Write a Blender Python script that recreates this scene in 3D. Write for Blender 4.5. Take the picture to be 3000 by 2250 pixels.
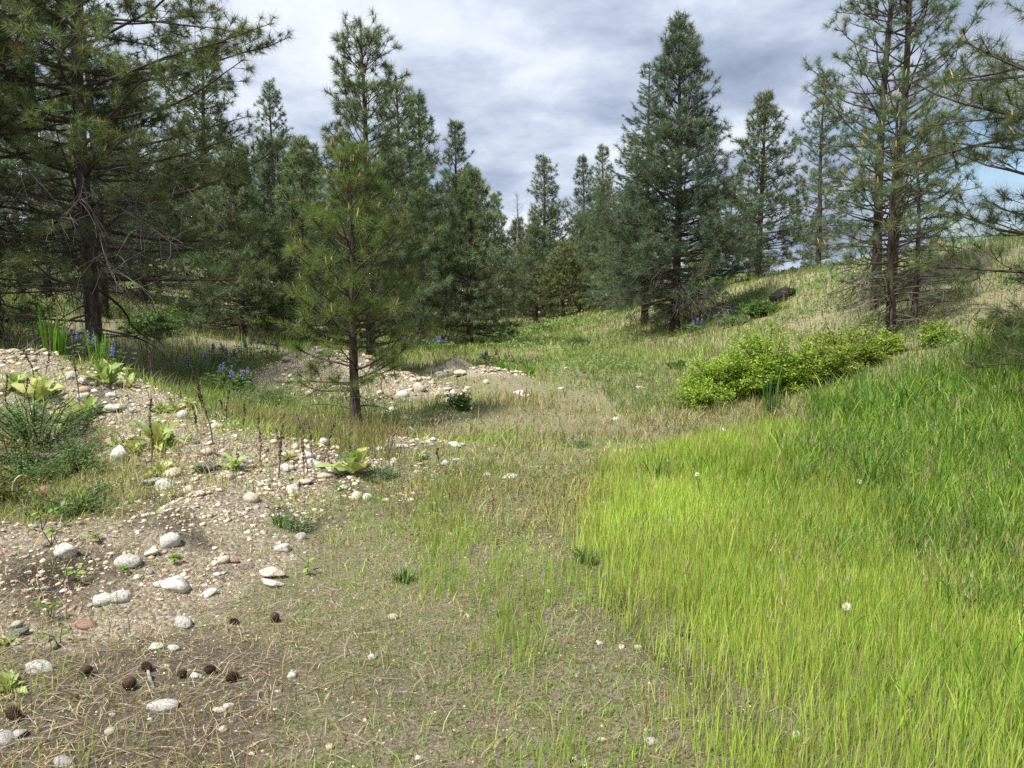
import bpy, math, random
import numpy as np
from mathutils import Vector, Matrix, Euler

for _o in list(bpy.data.objects):
    bpy.data.objects.remove(_o, do_unlink=True)
SC = bpy.context.scene
COL = SC.collection
R = math.radians

# ------------------------------------------------------------------ camera
cam_data = bpy.data.cameras.new("camera")
cam_data.sensor_width = 36.0
cam_data.lens = 27.0
cam_data.clip_start = 0.05
cam_data.clip_end = 3000.0
cam = bpy.data.objects.new("camera", cam_data)
COL.objects.link(cam)
cam.location = (0.0, 0.0, 1.6)
cam.rotation_euler = (R(90.0 - 6.52), 0.0, 0.0)
SC.camera = cam

# ------------------------------------------------------------------ world, sun, exposure
SUN_EL, SUN_AZ = 57.0, -130.0          # azimuth: degrees from +Y towards +X
world = bpy.data.worlds.new("World")
SC.world = world
world.use_nodes = True


def build_world():
    nt = world.node_tree
    N, L = nt.nodes, nt.links
    N.clear()
    out = N.new("ShaderNodeOutputWorld")
    sky = N.new("ShaderNodeTexSky")
    sky.sky_type = 'NISHITA'
    sky.sun_disc = False
    sky.sun_elevation = R(SUN_EL)
    sky.sun_rotation = R(SUN_AZ)
    sky.altitude = 600.0
    sky.air_density = 1.0
    sky.dust_density = 0.6
    bg_sky = N.new("ShaderNodeBackground")
    bg_sky.inputs[1].default_value = 0.065
    L.new(sky.outputs[0], bg_sky.inputs[0])
    tc = N.new("ShaderNodeTexCoord")
    sep = N.new("ShaderNodeSeparateXYZ")
    L.new(tc.outputs["Generated"], sep.inputs[0])

    def math_n(op, a, b=None, clamp=False):
        m = N.new("ShaderNodeMath")
        m.operation = op
        m.use_clamp = clamp
        for k, v in enumerate((a, b)):
            if v is None:
                continue
            if isinstance(v, (int, float)):
                m.inputs[k].default_value = v
            else:
                L.new(v, m.inputs[k])
        return m.outputs[0]
    # a cloud deck seen from below: the ray meets a flat layer, which crowds the clouds towards the horizon
    zz = math_n('ADD', math_n('MAXIMUM', sep.outputs[2], 0.0), 0.30)
    px = math_n('DIVIDE', sep.outputs[0], zz)
    py = math_n('DIVIDE', sep.outputs[1], zz)
    comb = N.new("ShaderNodeCombineXYZ")
    L.new(px, comb.inputs[0])
    L.new(py, comb.inputs[1])
    mp = N.new("ShaderNodeMapping")
    mp.inputs["Location"].default_value = (-16.57, -10.53, 3.01)
    mp.inputs["Rotation"].default_value = (0, 0, R(24))
    mp.inputs["Scale"].default_value = (0.95, 1.0, 1.0)
    L.new(comb.outputs[0], mp.inputs[0])
    n1 = N.new("ShaderNodeTexNoise")
    n1.inputs["Scale"].default_value = 1.5
    n1.inputs["Detail"].default_value = 9.0
    n1.inputs["Roughness"].default_value = 0.58
    n1.inputs["Distortion"].default_value = 0.25
    L.new(mp.outputs[0], n1.inputs["Vector"])
    mp2 = N.new("ShaderNodeMapping")
    mp2.inputs["Location"].default_value = (3.29, -16.23, -0.67)
    mp2.inputs["Rotation"].default_value = (0, 0, R(24))
    mp2.inputs["Scale"].default_value = (0.95, 1.0, 1.0)
    L.new(comb.outputs[0], mp2.inputs[0])
    n2 = N.new("ShaderNodeTexNoise")
    n2.inputs["Scale"].default_value = 3.6
    n2.inputs["Detail"].default_value = 7.0
    n2.inputs["Roughness"].default_value = 0.56
    n2.inputs["Distortion"].default_value = 0.2
    L.new(mp2.outputs[0], n2.inputs["Vector"])
    mix = math_n('ADD', math_n('MULTIPLY', n1.outputs[0], 0.56), math_n('MULTIPLY', n2.outputs[0], 0.44))
    ramp = N.new("ShaderNodeValToRGB")
    e = ramp.color_ramp.elements
    e[0].position = 0.38
    e[0].color = (0.27, 0.325, 0.45, 1)
    e[1].position = 0.665
    e[1].color = (0.82, 0.87, 0.95, 1)
    for p, c in ((0.455, (0.37, 0.435, 0.575, 1)), (0.525, (0.52, 0.59, 0.72, 1)), (0.59, (0.70, 0.765, 0.87, 1))):
        k = e.new(p)
        k.color = c
    L.new(mix, ramp.inputs[0])
    bg_cl = N.new("ShaderNodeBackground")
    bg_cl.inputs[1].default_value = 0.56
    L.new(ramp.outputs[0], bg_cl.inputs[0])
    # gaps in the deck
    n3 = N.new("ShaderNodeTexNoise")
    n3.inputs["Scale"].default_value = 0.9
    n3.inputs["Detail"].default_value = 6.0
    mp3 = N.new("ShaderNodeMapping")
    mp3.inputs["Location"].default_value = (-0.84, -13.61, 2.35)
    L.new(comb.outputs[0], mp3.inputs[0])
    L.new(mp3.outputs[0], n3.inputs["Vector"])
    cover = N.new("ShaderNodeMapRange")
    cover.inputs["From Min"].default_value = 0.325
    cover.inputs["From Max"].default_value = 0.40
    L.new(n3.outputs[0], cover.inputs[0])
    ms = N.new("ShaderNodeMixShader")
    L.new(cover.outputs[0], ms.inputs[0])
    L.new(bg_sky.outputs[0], ms.inputs[1])
    L.new(bg_cl.outputs[0], ms.inputs[2])
    L.new(ms.outputs[0], out.inputs[0])


build_world()
sun_data = bpy.data.lights.new("sun", 'SUN')
sun_data.energy = 4.2
sun_data.angle = R(7.0)
sun_data.color = (1.0, 0.95, 0.86)
sun = bpy.data.objects.new("sun", sun_data)
COL.objects.link(sun)
_sd = Vector((math.cos(R(SUN_EL)) * math.sin(R(SUN_AZ)), math.cos(R(SUN_EL)) * math.cos(R(SUN_AZ)), math.sin(R(SUN_EL))))
sun.rotation_euler = _sd.to_track_quat('Z', 'Y').to_euler()
sun.location = _sd * 60

SC.render.engine = 'CYCLES'
SC.view_settings.view_transform = 'Standard'
SC.view_settings.look = 'None'
SC.view_settings.gamma = 1.0
SC.view_settings.use_curve_mapping = False
SC.view_settings.exposure = 1.08
SC.cycles.max_bounces = 6
SC.cycles.diffuse_bounces = 4
SC.cycles.glossy_bounces = 2
SC.cycles.transmission_bounces = 4
SC.cycles.use_denoising = False

# ------------------------------------------------------------------ terrain
# TERRAIN BEGIN
def _hash(ix, iy, seed):
    h = (ix.astype(np.int64) * 374761393 + iy.astype(np.int64) * 668265263 + seed * 974634777) & 0x7fffffff
    h = ((h ^ (h >> 13)) * 1274126177) & 0x7fffffff
    return ((h ^ (h >> 16)) & 0xffff) / 65535.0


def vnoise(x, y, seed=0):
    x = np.asarray(x, float); y = np.asarray(y, float)
    ix = np.floor(x); iy = np.floor(y)
    fx = x - ix; fy = y - iy
    fx = fx * fx * (3 - 2 * fx); fy = fy * fy * (3 - 2 * fy)
    a = _hash(ix, iy, seed); b = _hash(ix + 1, iy, seed)
    c = _hash(ix, iy + 1, seed); d = _hash(ix + 1, iy + 1, seed)
    return a + (b - a) * fx + (c - a) * fy + (a - b - c + d) * fx * fy


def fbm(x, y, seed=0, octv=4):
    s = 0; amp = 0.5; tot = 0
    for o in range(octv):
        s = s + amp * vnoise(np.asarray(x) * 2 ** o, np.asarray(y) * 2 ** o, seed + o * 17)
        tot += amp
        amp *= 0.5
    return s / tot


def sp(x, k):
    return k * np.logaddexp(0, np.asarray(x, float) / k)


def sstep(a, b, x):
    t = np.clip((np.asarray(x, float) - a) / (b - a), 0, 1)
    return t * t * (3 - 2 * t)


def ridge(x, y, pts):
    """a heaped ridge along a polyline of (x, y, height, width towards the south, width towards the north)"""
    best = np.zeros_like(np.asarray(x, float))
    for (x0, y0, h0, f0, b0), (x1, y1, h1, f1, b1) in zip(pts[:-1], pts[1:]):
        dx, dy = x1 - x0, y1 - y0
        t = np.clip(((x - x0) * dx + (y - y0) * dy) / (dx * dx + dy * dy), 0, 1)
        ex = x - (x0 + t * dx); ey = y - (y0 + t * dy)
        d = np.hypot(ex, ey)
        w = np.where(ey < 0, f0 + (f1 - f0) * t, b0 + (b1 - b0) * t)
        best = np.maximum(best, (h0 + (h1 - h0) * t) * np.exp(-(d / w) ** 2))
    return best


MAIN_HEAP = [(-10.5, 9.6, .72, 1.5, 1.3), (-7.5, 9.2, .74, 1.6, 1.1), (-5.4, 8.7, .70, 1.7, 1.0), (-4.0, 8.0, .60, 1.6, .9), (-2.5, 6.9, .36, 1.25, .8), (-1.25, 6.0, .09, .9, .7)]
FORE_HEAP = [(-5.5, 4.55, .24, .75, .30), (-2.9, 4.45, .24, .70, .28), (-2.3, 4.75, .25, .75, .26), (-2.05, 5.4, .25, .6, .5)]


def heaps(x, y):
    n = 0.74 + 0.52 * fbm(x * 1.6, y * 1.6, 5, 3)
    a = ridge(x, y, MAIN_HEAP)
    b = ridge(x, y, FORE_HEAP)
    c = .11 * np.exp(-(((x + 1.0) / 1.05) ** 2 + ((y - 7.75) / .55) ** 2))
    d = .72 * np.exp(-(((x + 3.3) / 1.25) ** 2 + ((y - 13.6) / .95) ** 2))
    e = .30 * np.exp(-(((x + 1.75) / .8) ** 2 + ((y - 12.4) / .8) ** 2))
    f = .34 * np.exp(-(((x + 1.25) / .55) ** 2 + ((y - 16.2) / .5) ** 2))
    g = .28 * np.exp(-(((x + .5) / .55) ** 2 + ((y - 14.3) / .5) ** 2))
    k = .12 * np.exp(-(((x - .15) / .3) ** 2 + ((y - 14.0) / .3) ** 2))
    return np.maximum(np.maximum(a, b), 0) * n + (c + d + e + f + g + k) * n


def height(x, y):
    x = np.asarray(x, float); y = np.asarray(y, float)
    # hillside to the right, its top falling away with distance
    foot = np.interp(y, [0, 6, 14, 25, 35, 60], [4.3, 4.4, 4.6, 3.6, 2.2, 2.0])
    top = np.interp(y, [0, 14, 20, 33, 60, 200], [3.6, 3.6, 3.4, 2.5, 2.2, 2.0])
    rise = 0.36 * sp(x - foot, 0.7)
    hr = top - sp(top - rise, 0.35)
    hr = np.maximum(hr, -0.02)
    # slope up under the trees to the left
    ls = 0.185 * sp(-5.0 - x, 0.9)
    hl = 5.0 - sp(5.0 - ls, 0.8)
    # the far end of the draw climbs a little
    far = 0.022 * sp(y - 46, 4.0)
    far = np.minimum(far, 3.0)
    bumps = (fbm(x * .45, y * .45, 3, 3) - .5) * .16 + (fbm(x * 2.1, y * 2.1, 9, 3) - .5) * .05
    bumps = bumps * np.clip(np.hypot(x, y) / 5, .35, 1.6)
    # wheel rut beside the bright grass
    t = np.clip((y - 2.2) / 2.6, 0, 1)
    rx = .98 - .55 * t + .05 * np.sin(y * 3)
    rut = -.045 * np.exp(-((x - rx) / .10) ** 2) * sstep(1.6, 2.6, y) * (1 - sstep(4.3, 5.2, y))
    return hr + hl + far + bumps + heaps(x, y) + rut
# TERRAIN END


def hz(x, y):
    return float(height(np.array([x]), np.array([y]))[0])


# ------------------------------------------------------------------ helpers
def tag(o, label=None, cat=None, group=None, kind=None):
    if label:
        o["label"] = label
    if cat:
        o["category"] = cat
    if group:
        o["group"] = group
    if kind:
        o["kind"] = kind
    return o


def empty(name, loc=(0, 0, 0), rz=0.0, s=1.0):
    o = bpy.data.objects.new(name, None)
    o.empty_display_size = 0.1
    COL.objects.link(o)
    o.location = loc
    o.rotation_euler = (0, 0, rz)
    o.scale = (s, s, s)
    return o


def put(name, me, parent=None):
    o = bpy.data.objects.new(name, me)
    COL.objects.link(o)
    if parent is not None:
        o.parent = parent
    return o


def mk_mesh(name, V, faces, mat, cols=None, smooth=False):
    """one mesh from vertex rows and a list of face index arrays (n x 3 or n x 4)"""
    me = bpy.data.meshes.new(name)
    V = np.ascontiguousarray(V, dtype=np.float32)
    faces = [np.asarray(f, dtype=np.int32) for f in faces if len(f)]
    me.vertices.add(len(V))
    me.vertices.foreach_set("co", V.ravel())
    idx = np.concatenate([f.ravel() for f in faces])
    tot = np.concatenate([np.full(len(f), f.shape[1], np.int32) for f in faces])
    start = np.concatenate([[0], np.cumsum(tot)[:-1]]).astype(np.int32)
    me.loops.add(len(idx))
    me.loops.foreach_set("vertex_index", idx)
    me.polygons.add(len(tot))
    me.polygons.foreach_set("loop_start", start)
    if smooth:
        me.polygons.foreach_set("use_smooth", np.ones(len(tot), bool))
    if cols is not None:
        a = me.attributes.new("tint", 'FLOAT_COLOR', 'POINT')
        c = np.ones((len(V), 4), np.float32)
        c[:, :3] = cols
        a.data.foreach_set("color", c.ravel())
    me.update(calc_edges=True)
    if mat is not None:
        me.materials.append(mat)
    return me


class Tubes:
    """tapered tubes along polylines, batched by number of points"""

    def __init__(self):
        self.b = {}

    def add(self, P, r):
        P = np.asarray(P, float)
        self.b.setdefault(len(P), []).append((P, np.asarray(r, float)))

    def arrays(self, sides=5):
        VV, FF, n0 = [], [], 0
        for n, lst in self.b.items():
            P = np.stack([a for a, _ in lst]); r = np.stack([b for _, b in lst])
            m = len(P)
            T = np.gradient(P, axis=1)
            T /= np.linalg.norm(T, axis=2, keepdims=True) + 1e-9
            Tm = T.mean(axis=1)
            ref = np.where(np.abs(Tm[:, 2:3]) < .8, np.array([[0, 0, 1.0]]), np.array([[1.0, 0, 0]]))
            U = np.cross(T, ref[:, None, :]); U /= np.linalg.norm(U, axis=2, keepdims=True) + 1e-9
            W = np.cross(T, U)
            a = np.arange(sides) * 2 * np.pi / sides
            V = P[:, :, None, :] + r[:, :, None, None] * (np.cos(a)[None, None, :, None] * U[:, :, None, :] + np.sin(a)[None, None, :, None] * W[:, :, None, :])
            base = np.arange(m)[:, None, None] * n * sides + np.arange(n - 1)[None, :, None] * sides
            k = np.arange(sides)[None, None, :]; k2 = (np.arange(sides) + 1)[None, None, :] % sides
            F = np.stack([base + k, base + k2, base + sides + k2, base + sides + k], -1).reshape(-1, 4) + n0
            VV.append(V.reshape(-1, 3)); FF.append(F)
            n0 += m * n * sides
        return np.concatenate(VV), np.concatenate(FF)

    def mesh(self, name, mat, sides=5, smooth=True):
        V, F = self.arrays(sides)
        return mk_mesh(name, V, [F], mat, None, smooth)


def unit(v):
    v = np.asarray(v, float)
    return v / (np.linalg.norm(v, axis=-1, keepdims=True) + 1e-9)


def perp_frame(D):
    ref = np.where(np.abs(D[:, 2:3]) < .9, np.array([[0, 0, 1.0]]), np.array([[1.0, 0, 0]]))
    U = unit(np.cross(D, ref))
    return U, np.cross(D, U)


# ------------------------------------------------------------------ materials
def new_mat(name):
    m = bpy.data.materials.new(name)
    m.use_nodes = True
    nt = m.node_tree
    nt.nodes.clear()
    out = nt.nodes.new("ShaderNodeOutputMaterial")
    return m, nt, out


def leaf_material(name, transl=0.35, rough=0.55, spec=0.25, vary=0.25):
    """colour of each blade, needle or leaf comes with the mesh; thin leaves let light through"""
    m, nt, out = new_mat(name)
    N, L = nt.nodes, nt.links
    at = N.new("ShaderNodeAttribute")
    at.attribute_name = "tint"
    oi = N.new("ShaderNodeObjectInfo")
    mr = N.new("ShaderNodeMapRange")
    mr.inputs["To Min"].default_value = 1.0 - vary
    mr.inputs["To Max"].default_value = 1.0 + vary
    L.new(oi.outputs["Random"], mr.inputs[0])
    hsv = N.new("ShaderNodeHueSaturation")
    L.new(at.outputs["Color"], hsv.inputs["Color"])
    L.new(mr.outputs[0], hsv.inputs["Value"])
    p = N.new("ShaderNodeBsdfPrincipled")
    p.inputs["Roughness"].default_value = rough
    p.inputs["Specular IOR Level"].default_value = spec
    L.new(hsv.outputs[0], p.inputs["Base Color"])
    tr = N.new("ShaderNodeBsdfTranslucent")
    mx = N.new("ShaderNodeMix")
    mx.data_type = 'RGBA'
    mx.blend_type = 'MULTIPLY'
    mx.inputs["Factor"].default_value = 1.0
    L.new(hsv.outputs[0], mx.inputs["A"])
    mx.inputs["B"].default_value = (1.25, 1.25, 0.8, 1)
    L.new(mx.outputs["Result"], tr.inputs[0])
    ms = N.new("ShaderNodeMixShader")
    ms.inputs[0].default_value = transl
    L.new(p.outputs[0], ms.inputs[1])
    L.new(tr.outputs[0], ms.inputs[2])
    L.new(ms.outputs[0], out.inputs[0])
    return m


def noise_material(name, stops, scale=8.0, detail=6.0, rough=0.85, bump=0.0, bump_scale=40.0, stretch=(1, 1, 1), obj_random=0.0, spec=0.25, distort=0.0):
    m, nt, out = new_mat(name)
    N, L = nt.nodes, nt.links
    tc = N.new("ShaderNodeTexCoord")
    mp = N.new("ShaderNodeMapping")
    mp.inputs["Scale"].default_value = stretch
    L.new(tc.outputs["Object"], mp.inputs[0])
    oi = N.new("ShaderNodeObjectInfo")
    if obj_random:
        va = N.new("ShaderNodeVectorMath")
        va.operation = 'ADD'
        sc = N.new("ShaderNodeVectorMath")
        sc.operation = 'SCALE'
        sc.inputs[0].default_value = (37.0, 11.0, 23.0)
        L.new(oi.outputs["Random"], sc.inputs["Scale"])
        L.new(mp.outputs[0], va.inputs[0])
        L.new(sc.outputs[0], va.inputs[1])
        vec = va.outputs[0]
    else:
        vec = mp.outputs[0]
    n = N.new("ShaderNodeTexNoise")
    n.inputs["Scale"].default_value = scale
    n.inputs["Detail"].default_value = detail
    n.inputs["Distortion"].default_value = distort
    L.new(vec, n.inputs["Vector"])
    cr = N.new("ShaderNodeValToRGB")
    e = cr.color_ramp.elements
    e[0].position, e[0].color = stops[0][0], (*stops[0][1], 1)
    e[1].position, e[1].color = stops[-1][0], (*stops[-1][1], 1)
    for pos, c in stops[1:-1]:
        k = e.new(pos)
        k.color = (*c, 1)
    L.new(n.outputs[0], cr.inputs[0])
    col = cr.outputs[0]
    if obj_random:
        mr = N.new("ShaderNodeMapRange")
        mr.inputs["To Min"].default_value = 1 - obj_random
        mr.inputs["To Max"].default_value = 1 + obj_random * .6
        L.new(oi.outputs["Random"], mr.inputs[0])
        hsv = N.new("ShaderNodeHueSaturation")
        L.new(col, hsv.inputs["Color"])
        L.new(mr.outputs[0], hsv.inputs["Value"])
        col = hsv.outputs[0]
    p = N.new("ShaderNodeBsdfPrincipled")
    p.inputs["Roughness"].default_value = rough
    p.inputs["Specular IOR Level"].default_value = spec
    L.new(col, p.inputs["Base Color"])
    if bump:
        b = N.new("ShaderNodeTexNoise")
        b.inputs["Scale"].default_value = bump_scale
        b.inputs["Detail"].default_value = 8.0
        L.new(vec, b.inputs["Vector"])
        bp = N.new("ShaderNodeBump")
        bp.inputs["Strength"].default_value = bump
        bp.inputs["Distance"].default_value = 0.02
        L.new(b.outputs[0], bp.inputs["Height"])
        L.new(bp.outputs[0], p.inputs["Normal"])
    L.new(p.outputs[0], out.inputs[0])
    return m


M_NEEDLE = leaf_material("pine_needle", 0.38, 0.5, 0.3, 0.16)
M_GRASS = leaf_material("grass_blade", 0.48, 0.55, 0.2, 0.0)
M_LEAF = leaf_material("green_leaf", 0.35, 0.5, 0.3, 0.12)
M_MULLEIN = leaf_material("woolly_leaf", 0.25, 0.95, 0.05, 0.15)
M_DRY = leaf_material("dry_straw", 0.15, 0.8, 0.1, 0.0)
M_PETAL = leaf_material("petal", 0.3, 0.7, 0.1, 0.0)
M_BARK = noise_material("pine_bark", [(.30, (.020, .016, .013)), (.5, (.060, .045, .036)), (.72, (.135, .108, .090))], 9, 8, .95, 1.0, 22, (2.2, 2.2, .55), 0.1)
M_TWIG = noise_material("pine_twig", [(.3, (.035, .026, .020)), (.7, (.095, .072, .055))], 20, 4, .9, 0, 40, (1, 1, 1), 0.15)
M_DEADTWIG = noise_material("dead_twig", [(.3, (.055, .046, .040)), (.55, (.120, .105, .092)), (.75, (.22, .20, .18))], 3, 5, .95, 0, 40, (1, 1, 1), 0.1)
M_GREYTREE = noise_material("dead_tree_wood", [(.3, (.12, .09, .085)), (.7, (.26, .21, .20))], 5, 4, .95, 0, 40)
M_CANDLE = noise_material("new_shoot", [(.3, (.30, .20, .085)), (.7, (.46, .36, .18))], 14, 3, .7, 0, 40, (1, 1, 1), 0.1)
M_WOOD = noise_material("weathered_wood", [(.30, (.045, .040, .036)), (.48, (.22, .205, .19)), (.7, (.46, .44, .41))], 7, 8, .9, .8, 30, (.35, 5, 5), 0.0)
M_CHAR = noise_material("charred_wood", [(.3, (.008, .007, .007)), (.55, (.03, .024, .022)), (.75, (.13, .10, .085))], 6, 7, .9, .9, 25, (.5, 3, 3), 0.0)
M_CONE = noise_material("cone_scale", [(.3, (.030, .018, .012)), (.55, (.075, .045, .030)), (.75, (.20, .14, .10))], 60, 4, .8, 0, 40, (1, 1, 1), 0.2)
M_STALK = noise_material("dead_stalk", [(.3, (.030, .022, .017)), (.5, (.085, .060, .044)), (.68, (.30, .24, .17))], 30, 4, .9, 0, 40, (1, 1, 1), 0.2)
STONE = {
    'white': noise_material("stone_white", [(.30, (.20, .18, .155)), (.42, (.46, .43, .385)), (.55, (.62, .60, .555)), (.70, (.74, .72, .68))], 11, 9, .85, .6, 34, (1, 1, 1), 0.12),
    'grey': noise_material("stone_grey", [(.30, (.13, .125, .115)), (.42, (.30, .285, .265)), (.55, (.44, .425, .40)), (.70, (.62, .60, .57))], 13, 9, .85, .6, 34, (1, 1, 1), 0.15),
    'cream': noise_material("stone_cream", [(.28, (.25, .205, .15)), (.5, (.47, .41, .32)), (.72, (.64, .59, .49))], 11, 8, .85, .5, 34, (1, 1, 1), 0.15),
    'pink': noise_material("stone_pink", [(.28, (.34, .24, .20)), (.5, (.52, .42, .37)), (.72, (.70, .62, .57))], 11, 8, .85, .5, 34, (1, 1, 1), 0.12),
    'red': noise_material("stone_red", [(.28, (.15, .075, .052)), (.5, (.28, .165, .12)), (.72, (.42, .30, .24))], 13, 8, .85, .5, 34, (1, 1, 1), 0.12),
    'brown': noise_material("stone_brown", [(.28, (.20, .135, .085)), (.5, (.38, .28, .19)), (.72, (.52, .42, .31))], 12, 8, .8, .4, 34, (1, 1, 1), 0.12),
    'dark': noise_material("stone_dark", [(.28, (.06, .062, .062)), (.5, (.13, .135, .13)), (.72, (.26, .26, .25))], 13, 8, .85, .5, 34, (1, 1, 1), 0.12),
}


def ground_material():
    m, nt, out = new_mat("ground_soil")
    N, L = nt.nodes, nt.links
    at = N.new("ShaderNodeAttribute")
    at.attribute_name = "tint"          # red: gravel, green: straw, blue: bare dark soil
    sep = N.new("ShaderNodeSeparateColor")
    L.new(at.outputs["Color"], sep.inputs[0])
    tc = N.new("ShaderNodeTexCoord")
    P = tc.outputs["Object"]

    def noise(scale, detail=6, rough=.6):
        n = N.new("ShaderNodeTexNoise")
        n.inputs["Scale"].default_value = scale
        n.inputs["Detail"].default_value = detail
        n.inputs["Roughness"].default_value = rough
        L.new(P, n.inputs["Vector"])
        return n.outputs[0]

    def ramp(fac, stops):
        cr = N.new("ShaderNodeValToRGB")
        e = cr.color_ramp.elements
        e[0].position, e[0].color = stops[0][0], (*stops[0][1], 1)
        e[1].position, e[1].color = stops[-1][0], (*stops[-1][1], 1)
        for pos, c in stops[1:-1]:
            k = e.new(pos)
            k.color = (*c, 1)
        L.new(fac, cr.inputs[0])
        return cr.outputs[0]

    def mix(f, a, b):
        x = N.new("ShaderNodeMix")
        x.data_type = 'RGBA'
        L.new(f, x.inputs["Factor"])
        L.new(a, x.inputs["A"])
        L.new(b, x.inputs["B"])
        return x.outputs["Result"]

    def edge(mask, nz, lo=.35, hi=.65):
        a = N.new("ShaderNodeMath")
        a.operation = 'ADD'
        L.new(mask, a.inputs[0])
        s = N.new("ShaderNodeMath")
        s.operation = 'SUBTRACT'
        L.new(nz, s.inputs[0])
        s.inputs[1].default_value = .5
        L.new(s.outputs[0], a.inputs[1])
        mr = N.new("ShaderNodeMapRange")
        mr.inputs["From Min"].default_value = lo
        mr.inputs["From Max"].default_value = hi
        L.new(a.outputs[0], mr.inputs[0])
        return mr.outputs[0]
    n_big, n_mid, n_fine = noise(1.3), noise(7.0), noise(62.0, 6, .82)
    thatch = mix(ramp(n_mid, [(.46, (0, 0, 0)), (.64, (1, 1, 1))]), ramp(n_fine, [(.33, (.075, .063, .043)), (.47, (.25, .215, .145)), (.58, (.40, .35, .25)), (.70, (.58, .53, .40))]),
                 ramp(n_fine, [(.33, (.055, .063, .027)), (.47, (.19, .21, .085)), (.58, (.30, .32, .145)), (.70, (.47, .47, .26))]))
    vor = N.new("ShaderNodeTexVoronoi")
    vor.inputs["Scale"].default_value = 48.0
    L.new(P, vor.inputs["Vector"])
    sepv = N.new("ShaderNodeSeparateColor")
    L.new(vor.outputs["Color"], sepv.inputs[0])
    grav = mix(n_mid, ramp(sepv.outputs[0], [(.05, (.15, .12, .085)), (.35, (.37, .305, .22)), (.70, (.55, .475, .36)), (.94, (.76, .71, .60))]),
               ramp(n_fine, [(.34, (.13, .105, .075)), (.5, (.35, .29, .21)), (.66, (.53, .455, .35)), (.76, (.68, .62, .51))]))
    soil = ramp(n_fine, [(.32, (.028, .023, .018)), (.52, (.080, .067, .053)), (.66, (.20, .175, .145)), (.76, (.5, .47, .42))])
    straw = ramp(n_fine, [(.32, (.05, .040, .030)), (.5, (.17, .14, .105)), (.7, (.42, .37, .30))])
    c = mix(edge(sep.outputs[1], n_mid), thatch, straw)
    c = mix(edge(sep.outputs[0], n_mid), c, grav)
    c = mix(edge(sep.outputs[2], n_big, .3, .75), c, soil)
    p = N.new("ShaderNodeBsdfPrincipled")
    p.inputs["Roughness"].default_value = .95
    p.inputs["Specular IOR Level"].default_value = .15
    L.new(c, p.inputs["Base Color"])
    bp = N.new("ShaderNodeBump")
    bp.inputs["Strength"].default_value = 1.0
    bp.inputs["Distance"].default_value = .035
    vm = N.new("ShaderNodeMath")
    vm.operation = 'MULTIPLY'
    L.new(vor.outputs["Distance"], vm.inputs[0])
    L.new(sep.outputs[0], vm.inputs[1])
    ad = N.new("ShaderNodeMath")
    ad.operation = 'SUBTRACT'
    L.new(n_fine, ad.inputs[0])
    L.new(vm.outputs[0], ad.inputs[1])
    L.new(ad.outputs[0], bp.inputs["Height"])
    L.new(bp.outputs[0], p.inputs["Normal"])
    L.new(p.outputs[0], out.inputs[0])
    return m


# ------------------------------------------------------------------ what covers the ground where
def gravel_mask(x, y):
    hp = heaps(x, y)
    g = sstep(.05, .13, hp)
    dip = np.exp(-(((x + 3.7) / 1.25) ** 2 + ((y - 5.7) / .72) ** 2))          # weedy dip behind the near heap
    g = g * (1 - .95 * sstep(.25, .7, dip))
    north = sstep(0, .7, y - np.interp(x, [-10.5, -7.5, -5.4, -4.0, -2.5, -1.25], [9.7, 9.3, 8.8, 8.1, 7.1, 6.2]))
    g = np.where((y < 11) & (x < -1.3), g * (1 - north), g)                     # the back of the long heap is overgrown
    spill = sstep(3.0, 3.7, y) * (1 - sstep(5.6, 6.4, y)) * (1 - sstep(-2.05, -.80, x + .7 * (fbm(x * 1.7, y * 1.7, 23, 3) - .5))) * sstep(-3.6, -2.6, x)
    g = np.maximum(g, spill * (1 - .95 * sstep(.25, .7, dip)))
    patch = sstep(.36, .60, fbm(x * 1.9, y * 1.9, 27, 3))                       # earth shows between the stones
    return np.clip(g * (.62 + .38 * patch), 0, 1)


def straw_mask(x, y):
    return (1 - sstep(3.1, 3.9, y + .25 * (fbm(x * 2, y * 2, 21, 2) - .5))) * (1 - sstep(-1.5, -.3, x))


def soil_mask(x, y):
    a = np.exp(-(((x + 2.45) / .5) ** 2 + ((y - 4.0) / .4) ** 2)) * .75
    t = np.clip((y - 2.2) / 2.6, 0, 1)
    rx = .98 - .55 * t + .05 * np.sin(y * 3)
    b = np.exp(-((x - rx) / .16) ** 2) * sstep(1.6, 2.4, y) * (1 - sstep(4.0, 4.8, y)) * .55
    c = np.exp(-(((x + .55) / .85) ** 2 + ((y - 3.05) / .75) ** 2)) * .34
    d = .55 * (heaps(x, y) > .05) * sstep(.50, .68, fbm(x * 1.9 + 7, y * 1.9, 29, 3))
    return np.clip(np.maximum(np.maximum(a, b), np.maximum(c, d)), 0, 1)


def bright_mask(x, y):
    left = np.interp(y, [2.0, 2.95, 3.72, 4.62, 7.07, 8.2, 9.5], [.80, .86, .74, .50, 1.0, 2.1, 3.4])
    m = sstep(-.32, .34, x - left - .45 * (fbm(x * 2.2, y * 2.2, 31, 2) - .5)) * (1 - sstep(8.0, 9.8, y))
    return m


def tall_mask(x, y):
    left = np.interp(y, [2.6, 3.2, 3.72, 4.6, 7.6, 9, 10.5, 12], [2.8, 2.4, 2.0, 2.1, 2.7, 3.2, 4.6, 6.8])
    m = sstep(-.15, .55, x - left - .5 * (fbm(x * 1.3, y * 1.3, 33, 2) - .5)) * (1 - sstep(9.6, 11.2, y - .05 * (x - 4)))
    return m * sstep(2.4, 3.4, y)


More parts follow.
